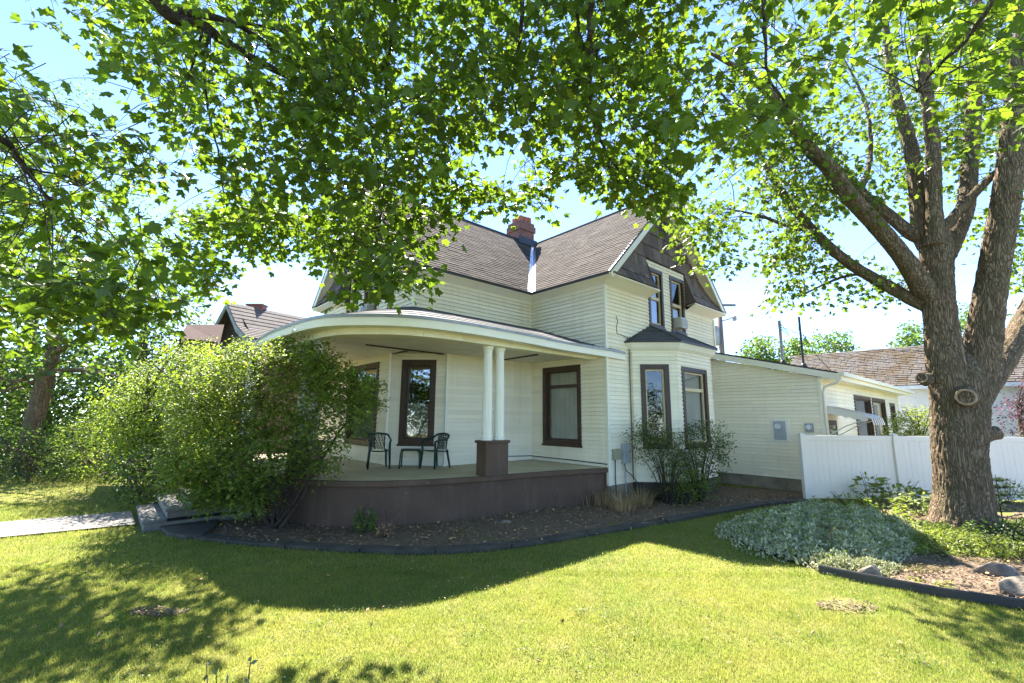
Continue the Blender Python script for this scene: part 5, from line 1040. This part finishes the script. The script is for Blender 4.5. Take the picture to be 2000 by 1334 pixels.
carpet("groundcover", "silvery green groundcover carpet at the corner of the maple bed", GC, 32000, .34, SILVER, .055)
carpet("groundcover", "groundcover along the front of the silvery carpet, sunlit tips put into its colour", [(4.25, 6.75), (4.5, 6.45), (5.0, 6.4), (5.5, 6.75), (5.2, 7.0), (4.6, 6.95)], 3200, .27, LEAF("sunlit_tip_leaf", (.30, .32, .17), (.36, .38, .18), .3), .045)  # sunlit front tips put into this leaf colour
carpet("groundcover", "dark green groundcover round the maple's roots", [(7.0, 7.9), (8.2, 8.1), (9.6, 8.0), (10.5, 8.5), (10, 9.5), (7.6, 9.2)], 5000, .3, NANDL, .06)
gc_ = np.array(GC); cc_ = gc_.mean(0); ring = [tuple(cc_+(p_-cc_)*(1.13+.08*math.sin(i*2.3))) for i, p_ in enumerate(gc_)]
carpet("groundcover", "stray silvery sprigs creeping out round the groundcover carpet", ring, 6500, .20, SILVER, .05, edge=.7)
carpet("groundcover", "green shoots mixed through the silvery groundcover", GC, 5200, .40, SHRUBL, .05)
carpet("groundcover", "low green plants filling the soil between groundcover and maple trunk", [(6.2, 7.35), (7.4, 7.2), (8.6, 7.6), (8.2, 8.6), (7.2, 9.0), (6.6, 8.2)], 3600, .24, CHART, .06)
for i, (u, v, n, h, w_, mat, s, lab) in enumerate([
 (1665, 1000, 220, .45, .9, SHRUBL, .08, "leafy green plant rising behind the silvery groundcover"), (1800, 1010, 260, .55, .9, CHART, .12, "sunlit broad-leaved plant against the trunk's sunny side"), (1725, 1025, 180, .42, .7, SHRUBL, .09, "small green plant standing in the back of the groundcover"),
 (1755, 990, 160, .72, 1.0, CHART, .17, "broad-leaved lime plant in front of the fence beside the trunk"), (1700, 985, 40, .85, .5, CHART, .17, "tall wispy lime-leaved stem before the fence"), (1840, 1075, 260, .30, .8, CHART, .07, "low yellow-green plant at the foot of the maple trunk"), (1905, 1078, 240, .26, .9, CHART, .06, "spreading variegated plant along the trunk's base"),
 (1955, 1060, 400, .42, .9, BGDARK, .06, "dark leafy plant right of the trunk's base"), (1990, 1090, 300, .35, .8, NANDL, .06, "small green plant near the photo's edge below the fence"), (1780, 1045, 120, .35, .5, CHART, .08, "pale lily-like plant touching the trunk"), (1972, 985, 200, .7, .8, CHART, .10, "sunlit leafy plant between trunk and fence")]):
    leafy("bed_plant", lab, ATZ(u, v), n, h, w_, mat, s, group="plants in the maple bed")
def conifer(label, base, h, tiers, br, mat, top=None):
    base = np.array(base); e = empty("young_spruce", tuple(base)); tag(e, label, "seedling", "young spruces in the maple bed"); MB().tube([(0, 0, -.02), (0, 0, h)], [.014, .006], 6).build("stem", CUTW if top else BARKT, e, True)
    for t in range(tiers):
        z = h*(.25+.65*t/max(tiers-1, 1)); r = br*(1-.7*t/max(tiers, 1))
        for k in range(5):
            a = k*1.257+t*.6; d = np.array([math.cos(a), math.sin(a), .18]); n = 130; s = RNG.uniform(0, 1, n); P = d[None]*s[:, None]*r+[0, 0, z]; tp = d[None]*.6+unit(n); V, Fs = leaves_arr(P, tp, unit(n), np.full(n, .045), T_NEED); link("bough", npmesh("bough", V, Fs, mat), e)
conifer("tiny spruce seedling with a rusty tip in the front groundcover", ATZ(1628, 1088), .46, 2, .30, LEAF("spruce_needle", (.17, .20, .10), (.2, .22, .1), .2), True); conifer("thin young spruce to the far side of the maple trunk", ATZ(1962, 1040), 1.05, 6, .38, CONIF)
def rock(label, u, v, s, seed):
    r = random.Random(seed); import bmesh; bm = bmesh.new(); bmesh.ops.create_icosphere(bm, subdivisions=3, radius=1)
    ax = [Vector((r.uniform(-1, 1), r.uniform(-1, 1), r.uniform(-.6, 1))).normalized() for _ in range(9)]
    for v_ in bm.verts:
        for a in ax:
            d = v_.co.dot(a)-.62
            if d > 0: v_.co -= a*d*.85
        v_.co += v_.co.normalized()*r.uniform(-.015, .015); v_.co = Vector((v_.co.x*s[0], v_.co.y*s[1], v_.co.z*s[2]))
    me = bpy.data.meshes.new("rock"); bm.to_mesh(me); bm.free(); me.materials.append(STONE); o = link("rock", me); p = ATZ(u, v); o.location = (p[0], p[1], s[2]*.35); o.rotation_euler = (0, 0, r.uniform(0, 6)); tag(o, label, "rock", "rocks in the garden beds")
rock("angular tan rock just behind the black edging, smallest of the bed rocks", 1703, 1128, (.17, .12, .13), 1); rock("pale flat-topped rock behind the grey boulder", 1952, 1124, (.30, .2, .15), 2); rock("grey boulder cut by the photo's edge", 1995, 1160, (.28, .22, .17), 3); rock("small white stone lying in the porch bed", 1048, 1001, (.07, .06, .05), 4); rock("dark low stone in the porch bed mulch", 990, 1022, (.14, .1, .05), 5)
MOSSG = MAT("moss", (.14, .13, .03), (.09, .09, .025), 12, .95, .8, 60)
# black bed edging strip
ed = [tuple(ATZ(u, v)[:2]) for u, v in ((1600, 1117), (1645, 1127), (1700, 1138), (1760, 1149), (1850, 1166), (1930, 1178), (2010, 1190), (2150, 1212))]
P, _ = smooth_path([(x, y, 0) for x, y in ed], [1]*len(ed), 4); o2 = offs([tuple(p) for p in P], .018)
m = MB(); A = [(p[0], p[1], -.05) for p in P]; Bq = [(p[0], p[1], .085) for p in P]; C_ = [(x, y, .085) for x, y in o2]; Dq = [(x, y, -.05) for x, y in o2]; m.strip(A, Bq); m.strip(Bq, C_); m.strip(C_, Dq)
eo = m.build("bed_edging", METALD); tag(eo, "black plastic edging strip holding back the maple bed", "edging"); MB().tube([(p[0], p[1], .088) for p in P], .013, 6).build("rim", METALD, eo)
# dark concrete mowing strip along the porch bed: separate cast lengths
ke = [p for p in BED1[1:11]]; P, _ = smooth_path([(x, y, 0) for x, y in ke], [1]*len(ke), 8); P = P[:, :2]; inn2 = np.array(offs([tuple(p) for p in P], -.25)); ks = empty("mowing_strip", (P[0][0], P[0][1], 0)); tag(ks, "dark concrete mowing strip curving between the lawn and porch bed", "kerb")
for i in range(0, len(P)-8, 8):
    sgm = [tuple(p-np.array(ks.location[:2])) for p in P[i:i+9]]; bk_ = [tuple(p-np.array(ks.location[:2])) for p in inn2[i:i+9]]; f = .985
    c_ = np.mean(np.array(sgm+bk_), 0); pts = [tuple(c_+(np.array(p)-c_)*f) for p in sgm+bk_[::-1]]; MB().prism(pts, -.06, .045+random.uniform(-.008, .008)).build("kerb_stone", CONCD, ks, bevel=.006)
for i, (pl, lab) in enumerate([([(312, 1035), (345, 1025), (395, 1018), (425, 1020), (420, 1035), (395, 1050), (362, 1053), (328, 1047)], "dark irregular stone slab beside the entrance steps")]):
    q = [ATZ(u, v)[:2] for u, v in pl]; c_ = np.mean(q, 0); m = MB().prism([tuple(p-c_) for p in q], -.05, .06); o = m.build("stone_slab", CONCD, None, bevel=.01); o.location = (c_[0], c_[1], 0); tag(o, lab, "paving slab")
# mulch chips and dry leaves: uncountable litter
def litter(name, label, poly, n, mat, s, z, skip=None):
    p = polysample(poly, n)
    if skip is not None: p = p[~inpoly(p[:, 0], p[:, 1], skip)]
    n = len(p); P = np.column_stack([p, z+RNG.uniform(0, .03, n)]); nm = np.array([0, 0, 1.])+unit(n)*.7; leafo = leafobj(name, P, unit(n)*[1, 1, .3], nm, s*RNG.uniform(.4, 1.4, n), T_OVAL if s > .04 else T_DIA, mat); return tag(leafo, label, kind="stuff")
litter("bark_mulch", "brown bark chips covering the porch bed", BED1[:12]+[(2, 11.5), (-2, 9.5), (-4, 9.3), (-6, 10.5)], 9000, CHIP, .032, .012)
litter("dry_leaves", "curled dry leaves scattered over the porch bed", BED1[:12]+[(2, 11.5), (-2, 9.5), (-4, 9.3), (-6, 10.5)], 2200, DRYLEAF, .065, .02)
litter("bark_mulch", "brown bark chips and twigs covering the maple bed", [(4.4, 6.5), (5.8, 5.5), (7.5, 4.9), (11, 5), (11, 8.2), (7.5, 8), (5.5, 6.9)], 12000, CHIP, .034, .02)
litter("dry_leaves", "orange dry leaves lying in the maple bed", [(4.8, 6.3), (5.8, 5.6), (7.5, 5.2), (8.5, 7.5), (5.8, 6.9)], 160, DRYLEAF, .07, .03)
litter("dry_leaves", "brown leaf litter beside the entrance steps", BED3, 700, DRYLEAF, .07, .02)
for u, v, rx, ry in ((1905, 1095, .9, .35), (1780, 1112, .55, .25)):
    c_ = ATZ(u, v)[:2]; a = np.linspace(0, 6.28, 24)[:-1]; litter("moss", "low green-brown moss patch on the maple bed mulch", [(c_[0]+rx*math.cos(t)*random.uniform(.7, 1.1), c_[1]+ry*math.sin(t)*random.uniform(.7, 1.1)) for t in a], 1800, MOSSG, .022, .02)

# ------------------------------------------------------------ lawn: blades thinned with distance
HOUSEF = [tuple(LW(a, b)[:2]) for a, b in [(-8.8, 3.6), (-7, 3.6), (-6, 1.7), (-4.5, .9), (0, 0), (6, 0), (6, -3.1), (30, -3.1), (30, 9), (-6, 9), (-7, 5.7), (-8.8, 5.7)]]
SLAB = [tuple(ATZ(u, v)[:2]) for u, v in [(312, 1035), (345, 1025), (395, 1018), (425, 1020), (420, 1035), (395, 1050), (362, 1053), (328, 1047)]]
BARE = [ATZ(u, v)[:2] for u, v in ((1655, 1185), (1545, 1150), (310, 1197), (1640, 1170), (1690, 1195))]; BARER = [(.34, .14), (.12, .05), (.3, .09), (.28, .1), (.22, .09)]
def lawn_zone(n, y0, y1, wid, hgt, k):
    # more blades where the turf is closer
    y = y0+(y1-y0)*RNG.uniform(0, 1, n)**k; x = RNG.uniform(-1, 1, n)*(y*1.22+1.0)
    keep = (x < 10) & (x > -22)
    for pl in (BED1, BED2, BED3, PATH, HOUSEF, SLAB): keep &= ~inpoly(x, y, pl)
    for c_, (rx, ry) in zip(BARE, BARER): keep &= (((x-c_[0])/rx)**2+((y-c_[1])/ry)**2+RNG.normal(0, .35, n)) > .8
    clump = np.sin(x*7.3+np.sin(y*5.1)*2)*np.sin(y*8.1+np.cos(x*4.7)*2)
    keep &= RNG.uniform(0, 1, n) < .82+.18*clump
    x, y, clump = x[keep], y[keep], clump[keep]; n = len(x)
    h = hgt*RNG.uniform(.5, 1.25, n)*(1+.18*clump); w_ = wid*RNG.uniform(.7, 1.3, n); a = RNG.uniform(0, 6.283, n); s = np.column_stack([np.cos(a), np.sin(a), np.zeros(n)])*(w_*.5)[:, None]; b = RNG.uniform(0, 6.283, n); le = RNG.uniform(.1, .95, n)
    base = np.column_stack([x, y, np.full(n, -.015)]); tip = base+np.column_stack([np.cos(b)*le*h, np.sin(b)*le*h, h*np.sqrt(1-.75*le**2)])
    return np.stack([base-s, base+s, tip], 1)
T3 = np.concatenate([lawn_zone(420000, 3.4, 6.6, .0048, .038, .95), lawn_zone(330000, 6.4, 11, .0078, .040, .9), lawn_zone(150000, 10.8, 22, .016, .05, .8)])
V = T3.reshape(-1, 3); go = link("lawn_grass", npmesh("lawn_grass", V, np.arange(len(V)).reshape(-1, 3), GRASS)); tag(go, "mown green lawn grass in front of the house, yellowed in places", kind="stuff")
wp = []
for k in range(170):
    cx, cy = RNG.uniform(-6, 5.5), RNG.uniform(3.6, 7.6); nn = int(RNG.integers(10, 60)); rr_ = RNG.uniform(.04, .20); wp.append(np.column_stack([cx+RNG.normal(0, rr_, nn), cy+RNG.normal(0, rr_, nn), RNG.uniform(.01, .035, nn)]))
wp = np.vstack(wp)
for pl in (BED1, BED2, PATH): wp = wp[~inpoly(wp[:, 0], wp[:, 1], pl)]
nn = len(wp); tag(leafobj("lawn_weeds", wp, unit(nn)*[1, 1, .2]+[0, 0, .2], unit(nn)*.5+[0, 0, 1], RNG.uniform(.012, .034, nn), T_OVAL, LEAF("clover_leaf", (.085, .135, .03), (.16, .24, .03), .35, .35)), "scattered clover and weeds growing among the lawn grass", kind="stuff")
litter("dry_leaves", "few brown leaves and clippings lying on the lawn", [(-5, 4), (4, 4), (4.2, 6.5), (1, 7), (-3, 7), (-6, 6)], 110, DRYLEAF, .045, .03)
for i, (c_, (rx, ry)) in enumerate(zip(BARE, BARER)):
    if i in (0, 2): litter("bare_soil", ["worn bare patch in the sunny lawn by the maple bed", "", "dark bare patch in the dappled lawn"][i], [(c_[0]+rx*math.cos(t), c_[1]+ry*math.sin(t)) for t in np.linspace(0, 6.28, 18)[:-1]], 420, CHIP, .03, .0)
# shrub tips poking up at the bottom edge of the view
bs = np.array([-1.45, 2.75, 0]); e = empty("foreground_shrub", tuple(bs)); tag(e, "pale-leaved shrub tips poking up at the photo's bottom edge", "shrub")
for k in range(16):
    x, y = random.uniform(-.65, .55), random.uniform(-.15, .35); h = random.uniform(.40, .66)-.15*abs(x); MB().tube([(x*.4, y*.3, 0), (x*.8, y*.8, h*.6), (x, y, h)], [.009, .006, .002], 5).build("stem", BARKT, e, True)
    n = 16; s_ = RNG.uniform(.35, 1, n); P = np.column_stack([x*(.4+.6*s_), y*(.3+.7*s_), h*s_]); V, Fs = leaves_arr(P, unit(n)+[0, 0, .5], unit(n)+[0, -.3, .6], np.full(n, .05), T_OVAL); tag(link("sprig", npmesh("sprig", V, Fs, LEAF("pale_shrub_leaf", (.16, .20, .12), (.3, .34, .14), .4) if k == 0 else bpy.data.materials["pale_shrub_leaf"]), e), kind="stuff")
